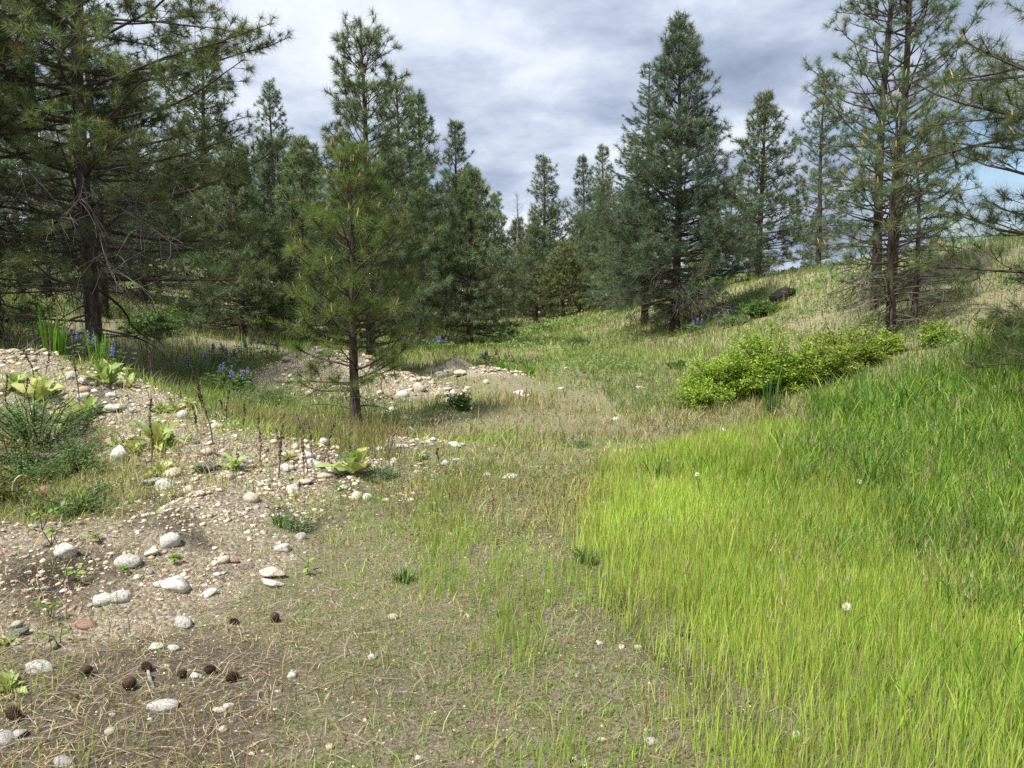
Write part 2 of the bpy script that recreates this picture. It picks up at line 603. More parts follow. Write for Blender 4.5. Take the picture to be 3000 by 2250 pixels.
# ------------------------------------------------------------------ ground sheet
def build_ground():
    ang_f = np.radians(np.arange(-50, 50.01, .36))
    ang_b = np.radians(np.arange(54, 308, 5.0))
    ang = np.concatenate([ang_f, ang_b])
    nr = 300
    rr = np.concatenate([[0.0], .35 * 1.0268 ** np.arange(nr)])
    A, RR = np.meshgrid(ang, rr[1:], indexing='ij')
    X = RR * np.sin(A); Y = RR * np.cos(A)
    Z = height(X, Y)
    V = np.stack([X, Y, Z], -1).reshape(-1, 3)
    na = len(ang)
    i = np.arange(na)[:, None]; j = np.arange(nr - 1)[None, :]
    i2 = (i + 1) % na
    F = np.stack([i * nr + j, i * nr + j + 1, i2 * nr + j + 1, i2 * nr + j], -1).reshape(-1, 4)
    c0 = len(V)
    V = np.concatenate([V, [[0, 0, hz(0, 0)]]])
    T = np.stack([np.full(na, c0), np.arange(na) * nr, ((np.arange(na) + 1) % na) * nr], -1)
    cols = np.stack([gravel_mask(V[:, 0], V[:, 1]), straw_mask(V[:, 0], V[:, 1]), soil_mask(V[:, 0], V[:, 1])], -1)
    me = mk_mesh("ground", V, [F[:, ::-1], T[:, ::-1]], ground_material(), cols, True)
    me.validate()
    o = put("ground", me)
    if me.polygons[0].normal.z < 0:
        me.flip_normals()
    tag(o, kind="structure")


build_ground()

# ------------------------------------------------------------------ pines
GREEN = {
    'near': (.120, .160, .066), 'young': (.136, .192, .056), 'mid': (.122, .172, .086),
    'blue': (.106, .160, .096), 'yellow': (.165, .205, .080), 'fir': (.100, .158, .088),
}


def needle_mesh(name, P, D, n, ln, w, tint, rng, size=None, back=.12, spread=(12, 100)):
    """tufts: n needles round each shoot end, every needle one slim blade"""
    m = len(P)
    P = np.asarray(P, float); D = unit(D)
    U, W = perp_frame(D)
    size = np.ones(m) if size is None else np.asarray(size)
    th = np.radians(rng.uniform(spread[0], spread[1], (m, n)))
    ph = rng.uniform(0, 2 * np.pi, (m, n))
    dirs = (np.cos(th)[..., None] * D[:, None] + np.sin(th)[..., None] * (np.cos(ph)[..., None] * U[:, None] + np.sin(ph)[..., None] * W[:, None]))
    dirs[..., 2] -= .12
    dirs = unit(dirs)
    L = ln * size[:, None] * rng.uniform(.7, 1.1, (m, n))
    base = P[:, None] - D[:, None] * (rng.uniform(0, 1, (m, n)) ** 1.3 * back * size[:, None])[..., None]
    side = unit(np.cross(dirs, rng.normal(size=(m, n, 3))))
    tip = base + dirs * L[..., None]
    ww = w * .5
    V = np.stack([base - side * ww, base + side * ww, tip], 2).reshape(-1, 3)
    F = np.arange(len(V)).reshape(-1, 3)
    tint = np.asarray(tint, float)
    if tint.ndim == 1:
        tint = np.repeat(tint[None], m, 0)
    c = tint[:, None] * rng.uniform(.72, 1.3, (m, n, 1)) * np.array([1, 1, 1])
    c = np.repeat(c, 3, axis=1).reshape(-1, 3)
    return mk_mesh(name, V, [F], M_NEEDLE, c)


def grow_pine(seed, h, r0, crown0, prof, spacing=.36, per=4.5, n=36, ln=.165, w=.006, tint='mid',
              dead=(0.4, 0.0), dead_len=1.6, dead_n=10, lean=(0, 0), e_low=-6, e_top=48, s_bare=.35, twig_step=.24,
              candle=.25, brown=.03, wob=.10, sub=True, sides=5, back=.09, upturn=.28, fine=1.0, sub_step=.13):
    """returns the meshes trunk, limbs, dead_limbs, needles, new_shoots of one ponderosa pine, base at the origin"""
    rng = np.random.default_rng(seed)
    ph = rng.uniform(0, 6.28, 4)

    def axis(z):
        t = z / h
        return np.array([lean[0] * t * h + wob * math.sin(t * 5 + ph[0]) * t, lean[1] * t * h + wob * math.sin(t * 4 + ph[1]) * t, z])

    def rad(z):
        t = min(max(z / h, 0), 1)
        return r0 * ((1 - t) ** .85) * (1 + .35 * math.exp(-z / .25)) + .012

    zs = np.concatenate([[-.25, 0, .12, .3], np.linspace(.6, h, 26)])
    tr = Tubes()
    tr.add([axis(max(z, 0)) + np.array([0, 0, min(z, 0)]) for z in zs], [rad(z) for z in zs])
    V, F = tr.arrays(14)
    jit = 1 + .07 * (fbm(V[:, 2] * 5 + V[:, 0] * 14, V[:, 1] * 14 + V[:, 2] * 2, seed % 97, 3) - .5) * 2
    ctr = np.array([axis(max(z, 0)) for z in V[:, 2]])
    V[:, :2] = ctr[:, :2] + (V[:, :2] - ctr[:, :2]) * jit[:, None]
    trunk = mk_mesh("trunk", V, [F], M_BARK, None, True)

    limbs, twigs, deadt, cand = Tubes(), Tubes(), Tubes(), Tubes()
    TP, TD, TS, TC = [], [], [], []
    g = np.array(GREEN[tint])

    def tuft(p, d, s=1.0, t=None):
        TP.append(p); TD.append(d); TS.append(s * rng.uniform(.85, 1.12))
        if t is None:
            if rng.random() < brown * .5:
                t = np.array([.17, .115, .06]) * rng.uniform(.6, 1.1)
            else:
                t = g * rng.uniform(.72, 1.28) * np.array([rng.uniform(.86, 1.18), 1, rng.uniform(.8, 1.2)])
        TC.append(t)

    def candles(p, d, k, big=1.0):
        for _ in range(k):
            dd = unit(d * .5 + np.array([0, 0, 1.0]) + rng.normal(size=3) * .16)
            l = rng.uniform(.05, .13) * big
            q = p + rng.normal(size=3) * .012
            cand.add([q, q + dd * l * .55, q + dd * l], [.008 * big, .010 * big, .004 * big])

    def curve(p0, d0, L, npt, up, wig):
        """a limb that starts along d0, sags or turns up, and wanders a little"""
        pts = [np.array(p0, float)]
        d = unit(d0)
        st = L / (npt - 1)
        for k in range(npt - 1):
            d = unit(d + np.array([0, 0, up / (npt - 1)]) + rng.normal(size=3) * wig)
            pts.append(pts[-1] + d * st)
        return np.array(pts), d

    def limb(z, az, L, t):
        e = R(e_low + (e_top - e_low) * t ** .85) + rng.normal() * .10
        d0 = np.array([math.cos(az) * math.cos(e), math.sin(az) * math.cos(e), math.sin(e)])
        pts, dend = curve(axis(z), d0, L, 9, upturn * (1.25 - .6 * t) + rng.normal() * .12, .075 * fine)
        rb = min(.35 * rad(z), .006 + .0105 * L)
        rr = np.linspace(rb, .006, 9)
        limbs.add(pts, rr)
        tuft(pts[-1], dend, 1.08)
        if rng.random() < candle * (1.0 + 2.5 * t):
            candles(pts[-1], dend, rng.integers(1, 4))
        s0 = s_bare * (1 - .6 * t)
        nt = max(2, int(L * (1 - s0) / twig_step + rng.uniform(0, 1.4)))
        flip = rng.integers(0, 2)
        for k in range(nt):
            s = s0 + (1 - s0) * (k + rng.uniform(.1, .9)) / nt
            f = s * 8
            i = min(int(f), 7)
            p = pts[i] + (pts[i + 1] - pts[i]) * (f - i)
            d = unit(pts[i + 1] - pts[i])
            lat = unit(np.cross(d, [0, 0, 1.0])) * (1 if (k + flip) % 2 else -1)
            td = unit(d * rng.uniform(.35, .95) + lat * rng.uniform(.5, 1.0) + np.array([0, 0, rng.uniform(-.25, .35)]))
            lt = max(.13, (L * .40 * (1 - s) + .17) * rng.uniform(.65, 1.25))
            tp, te = curve(p, td, lt, 4, .30, .13)
            twigs.add(tp, np.linspace(max(.005, rb * .34 * (1.15 - s)), .004, 4))
            tuft(tp[-1], te)
            if s > .6 and rng.random() < candle * (.6 + 1.2 * t):
                candles(tp[-1], te, 1)
            if lt > .30 and sub:
                for q in range(int(lt / sub_step)):
                    a = rng.uniform(.3, .95)
                    ff = a * 3; ii = min(int(ff), 2)
                    pp = tp[ii] + (tp[ii + 1] - tp[ii]) * (ff - ii)
                    sd = unit((tp[ii + 1] - tp[ii]) / lt * 3 + rng.normal(size=3) * .75 + np.array([0, 0, .25]))
                    l2 = rng.uniform(.10, .24)
                    twigs.add([pp, pp + sd * l2], [.005, .004])
                    tuft(pp + sd * l2, unit(sd + np.array([0, 0, .25])), .95)
                    if s > .75 and rng.random() < candle * .5:
                        candles(pp + sd * l2, sd, 1)

    z = crown0
    while z < h - .18:
        t = (z - crown0) / (h - crown0)
        k = per * rng.uniform(.75, 1.3)
        a0 = rng.uniform(0, 6.28)
        cnt = max(3, int(round(k)))
        for b in range(cnt):
            az = a0 + b * 6.283 / cnt + rng.normal() * .22
            L = prof(t) * rng.uniform(.70, 1.12) * (.66 + .68 * float(vnoise(math.cos(az) * 1.1 + 9 + z * .25, math.sin(az) * 1.1 + 9 + z * .9, seed)))
            if L < .12:
                continue
            limb(z + rng.uniform(-.10, .10), az, L, t)
        step = spacing * rng.uniform(.75, 1.25)
        if t > .8:
            step = max(step * .8, spacing * .6)
        z += step
    # leader
    top = axis(h)
    for k in range(4):
        tuft(axis(h - .02 - k * .12), np.array([rng.normal() * .1, rng.normal() * .1, 1.0]), 1.0)
    candles(top, np.array([0, 0, 1.0]), 4 if candle > 0 else 0, 1.5)
    # bare dead limbs below the crown
    z0, z1 = dead
    for k in range(dead_n if z1 > z0 else 0):
        z = z0 + (z1 - z0) * (k + rng.uniform(0, 1)) / dead_n
        az = rng.uniform(0, 6.28)
        e = R(rng.uniform(-8, 22))
        L = dead_len * rng.uniform(.35, 1.15)
        pts, de = curve(axis(z), [math.cos(az) * math.cos(e), math.sin(az) * math.cos(e), math.sin(e)], L, 9, -rng.uniform(.25, .75), .07)
        deadt.add(pts, np.linspace(min(.020, .007 + .010 * L), .003, 9))
        for q in range(int(L / .13)):
            s = rng.uniform(.2, 1); f = s * 8; i = min(int(f), 7)
            p = pts[i] + (pts[i + 1] - pts[i]) * (f - i)
            d = unit(pts[i + 1] - pts[i])
            td = unit(d * .7 + rng.normal(size=3) * .55 + np.array([0, 0, -.25]))
            tp, te = curve(p, td, L * rng.uniform(.12, .42), 5, -.45, .16)
            deadt.add(tp, np.linspace(.0055, .0022, 5))
            if rng.random() < .6:
                tq, _ = curve(tp[2], unit(td + rng.normal(size=3) * .7), L * rng.uniform(.08, .2), 4, -.3, .18)
                deadt.add(tq, np.linspace(.004, .002, 4))
    def wood(mat):
        V1, F1 = limbs.arrays(4 if fine < 1 else sides)
        V2, F2 = twigs.arrays(3)
        return mk_mesh("branches", np.concatenate([V1, V2]), [F1, F2 + len(V1)], mat, None, True)
    out = {"trunk": trunk, "branches": wood(M_TWIG)}
    if n:
        out["crown"] = needle_mesh("crown", TP, TD, n, ln, w, np.array(TC), rng, TS, back)
    else:
        out["branches"] = wood(M_GREYTREE)
        out["trunk"].materials[0] = M_GREYTREE
    if deadt.b:
        out["dead_branches"] = deadt.mesh("dead_branches", M_DEADTWIG, 4)
    if cand.b and n:
        out["new_shoots"] = cand.mesh("new_shoots", M_CANDLE, 5)
    return out


def grow_fir(seed, h, r0, crown0, rmax):
    rng = np.random.default_rng(seed)
    tr = Tubes()
    zs = np.concatenate([[-.25, 0, .2], np.linspace(.5, h, 20)])
    tr.add([[0, 0, z] for z in zs], [r0 * (1 - min(max(z, 0) / h, 1)) ** .9 + .01 for z in zs])
    limbs = Tubes()
    P, D, C = [], [], []
    z = crown0
    g = np.array(GREEN['fir'])
    while z < h - .05:
        t = (z - crown0) / (h - crown0)
        for b in range(int(rng.integers(4, 7))):
            az = rng.uniform(0, 6.28)
            L = rmax * (1 - t) ** .8 * rng.uniform(.6, 1.1) + .15
            e = R(5 + 35 * t)
            d = np.array([math.cos(az) * math.cos(e), math.sin(az) * math.cos(e), math.sin(e)])
            pts = [np.array([0, 0, z])]
            for k in range(7):
                d = unit(d + np.array([0, 0, -.07 + .03 * k]) + rng.normal(size=3) * .05)
                pts.append(pts[-1] + d * L / 7)
            pts = np.array(pts)
            limbs.add(pts, np.linspace(.006 + .008 * L, .004, 8))
            for k in range(int(L / .07)):
                s = rng.uniform(.2, 1.0); f = s * 7; i = min(int(f), 6)
                p = pts[i] + (pts[i + 1] - pts[i]) * (f - i)
                dd = unit(pts[i + 1] - pts[i])
                lat = unit(np.cross(dd, [0, 0, 1.0])) * rng.choice([-1, 1])
                td = unit(dd * .8 + lat * rng.uniform(.3, 1.0) + np.array([0, 0, rng.uniform(-.45, .15)]))
                lt = (L * .28 * (1 - s) + .14) * rng.uniform(.7, 1.2)
                limbs.add([p, p + td * lt + np.array([0, 0, -.02])], [.005, .003])
                for q in range(max(2, int(lt / .05))):
                    P.append(p + td * lt * (q + .8) / max(2, int(lt / .05))); D.append(td)
                    C.append(g * rng.uniform(.7, 1.35) * np.array([1, 1, rng.uniform(.9, 1.3)]))
        z += rng.uniform(.16, .30)
    return {"trunk": tr.mesh("trunk", M_BARK, 10), "branches": limbs.mesh("branches", M_TWIG, 3),
            "crown": needle_mesh("crown", P, D, 9, .062, .014, np.array(C), rng, None, .05, (35, 85))}


def plant_tree(meshes, name, x, y, s, rz, label, group=None, sz=1.0, cat="pine tree"):
    o = empty(name, (x, y, hz(x, y) - .03), R(rz))
    o.scale = (s, s, s * sz)
    tag(o, label, cat, group)
    for part in ("trunk", "branches", "dead_branches", "crown", "new_shoots"):
        if part in meshes:
            c = put(part, meshes[part], o)
            if part != "trunk":
                c["kind"] = "stuff"
    return o


def cone_prof(r, low=.75, p=.9):
    return lambda t: r * (low + (1 - low) * min(t / .22, 1)) * (1 - t) ** p + .10


def build_trees():
    # near trees, each grown for itself
    big = grow_pine(11, 11.5, .118, 1.55, lambda t: 3.25 * (.80 + .2 * min(t / .2, 1)) * (1 - t ** 1.6) + .2, .42, 4.8, 48, .185, .0062, 'near',
                    (.55, 3.4), 2.7, 40, (0.004, 0), -12, 38, .46, .165, .07, .03, .16, sub_step=.12)
    plant_tree(big, "ponderosa_pine", -7.05, 13.0, 1.0, 200, "tall dark pine with rough trunk behind the gravel heap, arching bare lower limbs")
    plant_tree(big, "ponderosa_pine", -9.35, 13.9, .97, 62, "dark pine at the left edge, trunk half out of the picture")
    plant_tree(big, "ponderosa_pine", -9.7, 11.2, .92, 285, "pine rooted outside the left edge, its boughs filling the upper left corner")
    young = grow_pine(23, 3.62, .056, .60, lambda t: (.92 * (.80 + .20 * min(t / .25, 1)) * (1 - t) ** .55 + .14), .24, 5.2, 70, .185, .0046, 'young',
                      (.16, .7), .8, 8, (-.012, 0), -6, 58, .40, .17, .20, .015, .05, True, 5, .11, .46, sub_step=.18)
    plant_tree(young, "ponderosa_pine", -1.95, 9.5, .94, 20, "bushy bright green young pine with tan shoots in the centre left")
    spire = grow_pine(37, 7.35, .10, .8, lambda t: 1.55 * (.85 + .15 * min(t / .2, 1)) * (1 - t) ** .72 + .32, .30, 5.2, 40, .19, .0085, 'mid',
                      (.3, 1.3), 1.0, 12, (0, 0), -5, 44, .28, .18, .18, .02, .08, True, 4, .095, .42, .75, sub_step=.16)
    plant_tree(spire, "ponderosa_pine", -2.95, 16.0, .955, 75, "pine with a tall open leader rising above the bushy young pine")
    dense = grow_pine(41, 9.25, .13, 1.15, lambda t: 3.1 * (.74 + .26 * min(t / .14, 1)) * (1 - t) ** .88 + .14, .24, 7.2, 26, .20, .0115, 'blue',
                      (.5, 1.7), 2.3, 40, (0, 0), -9, 46, .26, .20, .08, .015, .06, True, 4, .095, .30, .8, sub_step=.17)
    plant_tree(dense, "ponderosa_pine", 5.0, 23.6, 1.0, 10, "large dense dark pine standing right of centre at the hill foot")
    twin = grow_pine(53, 9.2, .095, 1.1, lambda t: 1.55 * (.75 + .25 * min(t / .3, 1)) * (1 - t ** 2.4) + .18, .42, 4.4, 38, .19, .0080, 'blue',
                     (.3, 2.0), 1.5, 24, (.004, 0), -8, 40, .46, .25, .10, .03, .14, True, 4, .095, .40, sub_step=.17)
    plant_tree(twin, "ponderosa_pine", 7.95, 16.9, 1.0, 150, "left stem of the tall twin pines on the right slope")
    plant_tree(twin, "ponderosa_pine", 8.38, 17.1, 1.03, 305, "right stem of the tall twin pines on the right slope")
    front = grow_pine(59, 4.25, .075, 1.0, lambda t: 1.35 * (.8 + .2 * min(t / .2, 1)) * (1 - t ** 1.8) + .14, .32, 4.4, 46, .18, .0070, 'mid',
                      (.2, 1.2), 1.4, 20, (-.04, 0), -10, 52, .44, .21, .22, .02, .08, True, 4, .095, .34, sub_step=.16)
    plant_tree(front, "ponderosa_pine", 7.05, 14.3, 1.0, 0, "small leaning pine in front of the tall twin pines")
    thin = grow_pine(61, 3.6, .045, .9, lambda t: .85 * (1 - t) ** .6 + .15, .34, 3.8, 34, .175, .0075, 'mid', (.2, 1.6), 1.3, 22, (.02, 0), -10, 45, .4, .16, .3, .02, .08)
    plant_tree(thin, "ponderosa_pine", 7.62, 14.6, 1.0, 100, "thin dark-stemmed little pine between the leaning pine and the twins")
    edge = grow_pine(67, 8.6, .14, .35, lambda t: 2.35 * (.85 + .15 * min(t / .2, 1)) * (1 - t ** 1.9) + .2, .36, 6.4, 52, .19, .0046, 'near',
                     (.3, 2.0), 1.6, 12, (0, 0), -4, 36, .42, .19, .10, .03, .1, True, 5, .095, .22, sub_step=.16)
    plant_tree(edge, "ponderosa_pine", 6.45, 7.9, 1.0, 33, "pine at the right edge reaching long drooping boughs into view")
    fir = grow_fir(71, 9.1, .13, .8, 2.3)
    plant_tree(fir, "douglas_fir", 4.75, 27.6, 1.0, 40, "fir with feathery drooping sprays behind the large dense pine", cat="fir tree")
    # trees farther off: six forms
    pb = {
        'pyr': grow_pine(101, 8.0, .12, .6, cone_prof(2.15, .85, .72), .27, 6.0, 20, .21, .017, 'mid', (.3, 1.1), 1.2, 12, (0, 0), -10, 46, .27, .23, .10, .02, .08, True, 3, .095, .3, .7, sub_step=.21),
        'narrow': grow_pine(103, 8.0, .10, .7, cone_prof(1.35, .8, .6), .26, 5.2, 20, .21, .018, 'blue', (.3, 1.2), .8, 8, (0, 0), -6, 50, .27, .22, .08, .01, .08, True, 3, .095, .32, .7, sub_step=.21),
        'open': grow_pine(107, 8.0, .11, 1.3, lambda t: 1.65 * (.75 + .25 * min(t / .2, 1)) * (1 - t ** 1.7) + .2, .36, 5.4, 26, .21, .0145, 'blue', (.4, 2.2), 1.3, 16, (.005, 0), -6, 46, .38, .21, .12, .01, .12, True, 3, .095, .42, .8, sub_step=.18),
        'round': grow_pine(109, 4.2, .085, .6, lambda t: 1.4 * (.8 + .2 * min(t / .2, 1)) * (1 - t ** 2.2) + .2, .26, 5.6, 20, .20, .018, 'yellow', (.2, .8), .8, 8, (0, 0), -8, 42, .25, .18, .2, .02, .1, True, 3, .095, .3, .8, sub_step=.15),
        'tall': grow_pine(113, 11.0, .15, 1.4, cone_prof(1.95, .85, .64), .30, 5.2, 18, .22, .021, 'blue', (.5, 2.4), 1.4, 12, (0, 0), -8, 46, .30, .25, .06, .01, .1, True, 3, .095, .32, .7, sub_step=.23),
        'bushy': grow_pine(127, 6.0, .10, .55, lambda t: 1.9 * (.85 + .15 * min(t / .15, 1)) * (1 - t ** 1.5) + .15, .26, 6.0, 22, .20, .0155, 'mid', (.25, 1.0), 1.1, 12, (0, 0), -10, 46, .28, .22, .16, .02, .08, True, 3, .095, .32, .7, sub_step=.20),
    }
    snag = grow_pine(131, 8.0, .085, 1.0, cone_prof(.95, .8, .6), .34, 3.6, 0, .17, .01, 'mid', (.3, 1.0), .8, 8, (0, 0), -4, 40, .3, .3, 0, 0, .1, False, 3, .14, .2)
    H = {'pyr': 8.0, 'narrow': 8.0, 'open': 8.0, 'round': 4.2, 'tall': 11.0, 'bushy': 6.0}

    def bg(kind, x, y, hh, rz, label, group=None, sz=1.0):
        plant_tree(pb[kind], "ponderosa_pine", x, y, hh / H[kind] / sz, rz, label, group, sz)
    bg('pyr', -3.35, 23.5, 7.9, 30, "broad full pine close behind the pine with the open leader")
    bg('narrow', -3.0, 26.0, 8.0, 210, "slimmer pine at the right shoulder of the broad full pine")
    bg('narrow', -2.25, 30.5, 8.2, 100, "slender pointed pine left of the gap at the end of the draw")
    bg('bushy', -1.32, 24.2, 5.5, 160, "bushy dark pine with a straight black trunk left of the draw")
    bg('pyr', -.85, 38.5, 6.6, 290, "pale rounded-top pine next left of the bare grey snag")
    plant_tree(snag, "dead_tree", .3, 50.0, 1.02, 20, "bare grey dead tree in the far gap", cat="dead tree")
    bg('pyr', 1.95, 48.5, 9.9, 80, "tall pointed far pine in the middle of the gap")
    bg('round', 2.75, 41.5, 4.2, 0, "small round yellowish pine at the far end of the draw")
    bg('bushy', 1.35, 43.5, 5.9, 250, "middle-sized pine just left of the small round yellowish pine")
    bg('narrow', 4.6, 50.5, 9.4, 190, "narrow far pine left of the large dense pine's fir neighbour")
    bg('open', 6.1, 52.0, 9.8, 120, "open-crowned far pine touching the fir's left side")
    bg('bushy', 3.9, 44.5, 5.6, 70, "leafy pine under the fir at the edge of the draw")
    bg('pyr', 4.5, 38.0, 6.4, 330, "shadowed pine between the draw's end and the fir")
    bg('bushy', 9.6, 30.2, 6.9, 40, "young pine on the crest with its whole trunk against the sky")
    bg('open', 13.2, 33.5, 8.3, 215, "taller open pine on the crest next to the twin pines")
    bg('tall', -12.1, 40.0, 11.0, 15, "tall narrow far pine sticking up left of the open leader", None, 1.08)
    bg('bushy', -6.0, 22.2, 5.7, 95, "thin-topped pine with pale shoots left of the bushy young pine")
    bg('narrow', -11.5, 46.0, 9.0, 300, "dark little spire between the tall narrow pine and the leader")
    bg('pyr', -7.7, 25.8, 6.2, 140, "pine with a slim dark trunk rising from yellow-green bushes")
    bg('tall', -13.2, 21.9, 10.5, 180, "pine behind the left pair, its trunk seen between them")
    bg('tall', -10.6, 20.0, 9.5, 20, "pine filling the gap behind the tall dark pine's right boughs")
    bg('pyr', -16.2, 25.5, 8.0, 75, "pine in deep shade far left behind the picture-edge pine")
    bg('bushy', -14.6, 28.5, 6.5, 190, "dark low pine behind the left pair in the shade")
    bg('pyr', -12.4, 26.0, 8.0, 5, "dark pine right behind the tall dark pine's trunk")
    bg('pyr', -9.5, 24.5, 8.5, 250, "pine deep in shade right of the tall dark pine")
    bg('bushy', -7.2, 20.5, 5.2, 310, "low pine half hidden by the tall dark pine's right boughs")
    bg('bushy', -2.6, 34.0, 6.2, 45, "full pine behind the bushy dark pine, left of the draw")
    bg('pyr', -4.9, 31.0, 7.4, 120, "full pine half hidden by the broad pines left of the draw")
    bg('bushy', .2, 52.5, 6.4, 200, "low full pine closing the gap under the bare dead tree")
    bg('round', .75, 47.5, 1.5, 10, "tiny pine sapling standing in far bright grass")
    bg('bushy', 8.4, 46.0, 5.0, 15, "small pine behind the hill just right of the large dense pine")
    bg('pyr', 10.6, 43.0, 4.6, 140, "low pine behind the crest left of the whole-trunk young pine")
    bg('narrow', 12.3, 47.5, 5.6, 230, "slim pine behind the crest right of the whole-trunk young pine")
    bg('bushy', 15.6, 51.0, 4.6, 80, "low bushy pine behind the crest between the two open pines")
    bg('pyr', 18.0, 46.0, 4.4, 310, "low pine behind the crest under the taller open pine")
    bg('bushy', 6.3, 40.0, 5.6, 200, "pine in deep shade behind the fir's trunk")
    rng = np.random.default_rng(5)
    spots = []
    for k in range(1500):
        y = 34 + 90 * rng.uniform(0, 1) ** 1.5; x = rng.uniform(-.80, .62) * y
        c = 1.5 + .02 * y
        if y < 50 and -1.5 - .02 * y < x - c < 1.6 + .05 * (y - 34):
            continue
        if x > .16 * y and y < 70:
            continue
        if x > .30 * y and rng.random() < .65:
            continue
        if any((x - a) ** 2 + (y - b) ** 2 < (2.0 + .012 * y) ** 2 for a, b in spots):
            continue
        spots.append((x, y))
        if len(spots) >= 112:
            break
    for k, (x, y) in enumerate(spots):
        kind = ['pyr', 'narrow', 'tall', 'tall', 'bushy', 'open'][int(rng.integers(0, 6))]
        hh = rng.uniform(6.0, 11.0) if x < 0 else rng.uniform(5.0, 8.5)
        if x > .2 * y:
            hh = rng.uniform(4.5, 7.0)
        hh = min(hh, 1.6 - hz(x, y) + y * (.155 if abs(x) < .15 * y else .19))
        side = "left side" if x < -.12 * y else ("far end" if x < .14 * y else "right crest")
        bg(kind, x, y, max(hh, 3.5), rng.uniform(0, 360),
           {"left side": "background pine in the wood on the left, behind the described ones",
            "far end": "background pine in the wood that closes the far end of the draw",
            "right crest": "small background pine beyond the crest of the right hill"}[side],
           {"left side": "pines of the wood on the left", "far end": "pines closing the far end of the draw", "right crest": "pines beyond the right crest"}[side], rng.uniform(.82, 1.18))


build_trees()

# ------------------------------------------------------------------ grass and litter
def scatter(rng, x0, x1, y0, y1, dens, dmax):
    """random points whose number per square metre follows dens(x, y)"""
    n = int((x1 - x0) * (y1 - y0) * dmax)
    x = rng.uniform(x0, x1, n); y = rng.uniform(y0, y1, n)
    keep = (np.abs(x) < .74 * y + 1.3)
    x, y = x[keep], y[keep]
    keep = rng.uniform(0, dmax, len(x)) < dens(x, y)
    return x[keep], y[keep]


def blades(rng, x, y, h, w, lean, cols, segs=2, droop=0.0, zoff=-.01, dirs=None):
    n = len(x)
    z = height(x, y) + zoff
    a = rng.uniform(0, 2 * np.pi, n) if dirs is None else dirs
    ld = np.stack([np.cos(a), np.sin(a), np.zeros(n)], -1)
    b = a + np.pi / 2 + rng.normal(0, .6, n)
    sd = np.stack([np.cos(b), np.sin(b), np.zeros(n)], -1)
    base = np.stack([x, y, z], -1)
    rows = []
    for k in range(segs + 1):
        t = k / segs
        p = base + ld * (lean * h * t ** 1.8)[:, None]
        p[:, 2] += h * (t - droop * np.clip(lean, 0, 1.2) * t ** 3)
        if k < segs:
            ww = (w * .5 * (1 - .55 * t ** 1.5))[:, None]
            rows += [p - sd * ww, p + sd * ww]
        else:
            rows.append(p)
    m = 2 * segs + 1
    V = np.stack(rows, 1).reshape(-1, 3)
    o = (np.arange(n) * m)[:, None]
    Q = [np.concatenate([o + 2 * k, o + 2 * k + 1, o + 2 * k + 3, o + 2 * k + 2], 1) for k in range(segs - 1)]
    T = np.concatenate([o + 2 * segs - 2, o + 2 * segs - 1, o + 2 * segs], 1)
    C = np.repeat(cols, m, 0)
    return V, Q, T, C


def join(parts):
    V, C, faces, n0 = [], [], {}, 0
    for v, q, t, c in parts:
        V.append(v); C.append(c)
        for f in list(q) + [t]:
            if len(f):
                faces.setdefault(f.shape[1], []).append(f + n0)
        n0 += len(v)
    return np.concatenate(V), [np.concatenate(f) for f in faces.values()], np.concatenate(C)


def palette(rng, n, entries, jit=.18):
    """entries: (share, rgb)"""
    p = np.array([e[0] for e in entries], float); p /= p.sum()
    c = np.array([e[1] for e in entries])[rng.choice(len(entries), n, p=p)]
    return c * rng.uniform(1 - jit, 1 + jit, (n, 1)) * rng.uniform(1 - jit * .4, 1 + jit * .4, (n, 3))


def stuff(name, parts, mat, label):
    V, F, C = join(parts)
    C = C * (.72 + .56 * fbm(V[:, 0] * .9, V[:, 1] * .9, 91, 3))[:, None]
    o = put(name, mk_mesh(name, V, F, mat, C))
    tag(o, label, "grass", kind="stuff")
    return o


LIME, LIME2 = (.44, .545, .115), (.34, .455, .09)
DEEP, DEEP2 = (.130, .240, .036), (.08, .165, .04)
OLIVE, SAGE = (.20, .245, .08), (.22, .265, .135)
TAN, RUST, STRAWC = (.34, .27, .15), (.24, .13, .07), (.44, .35, .20)


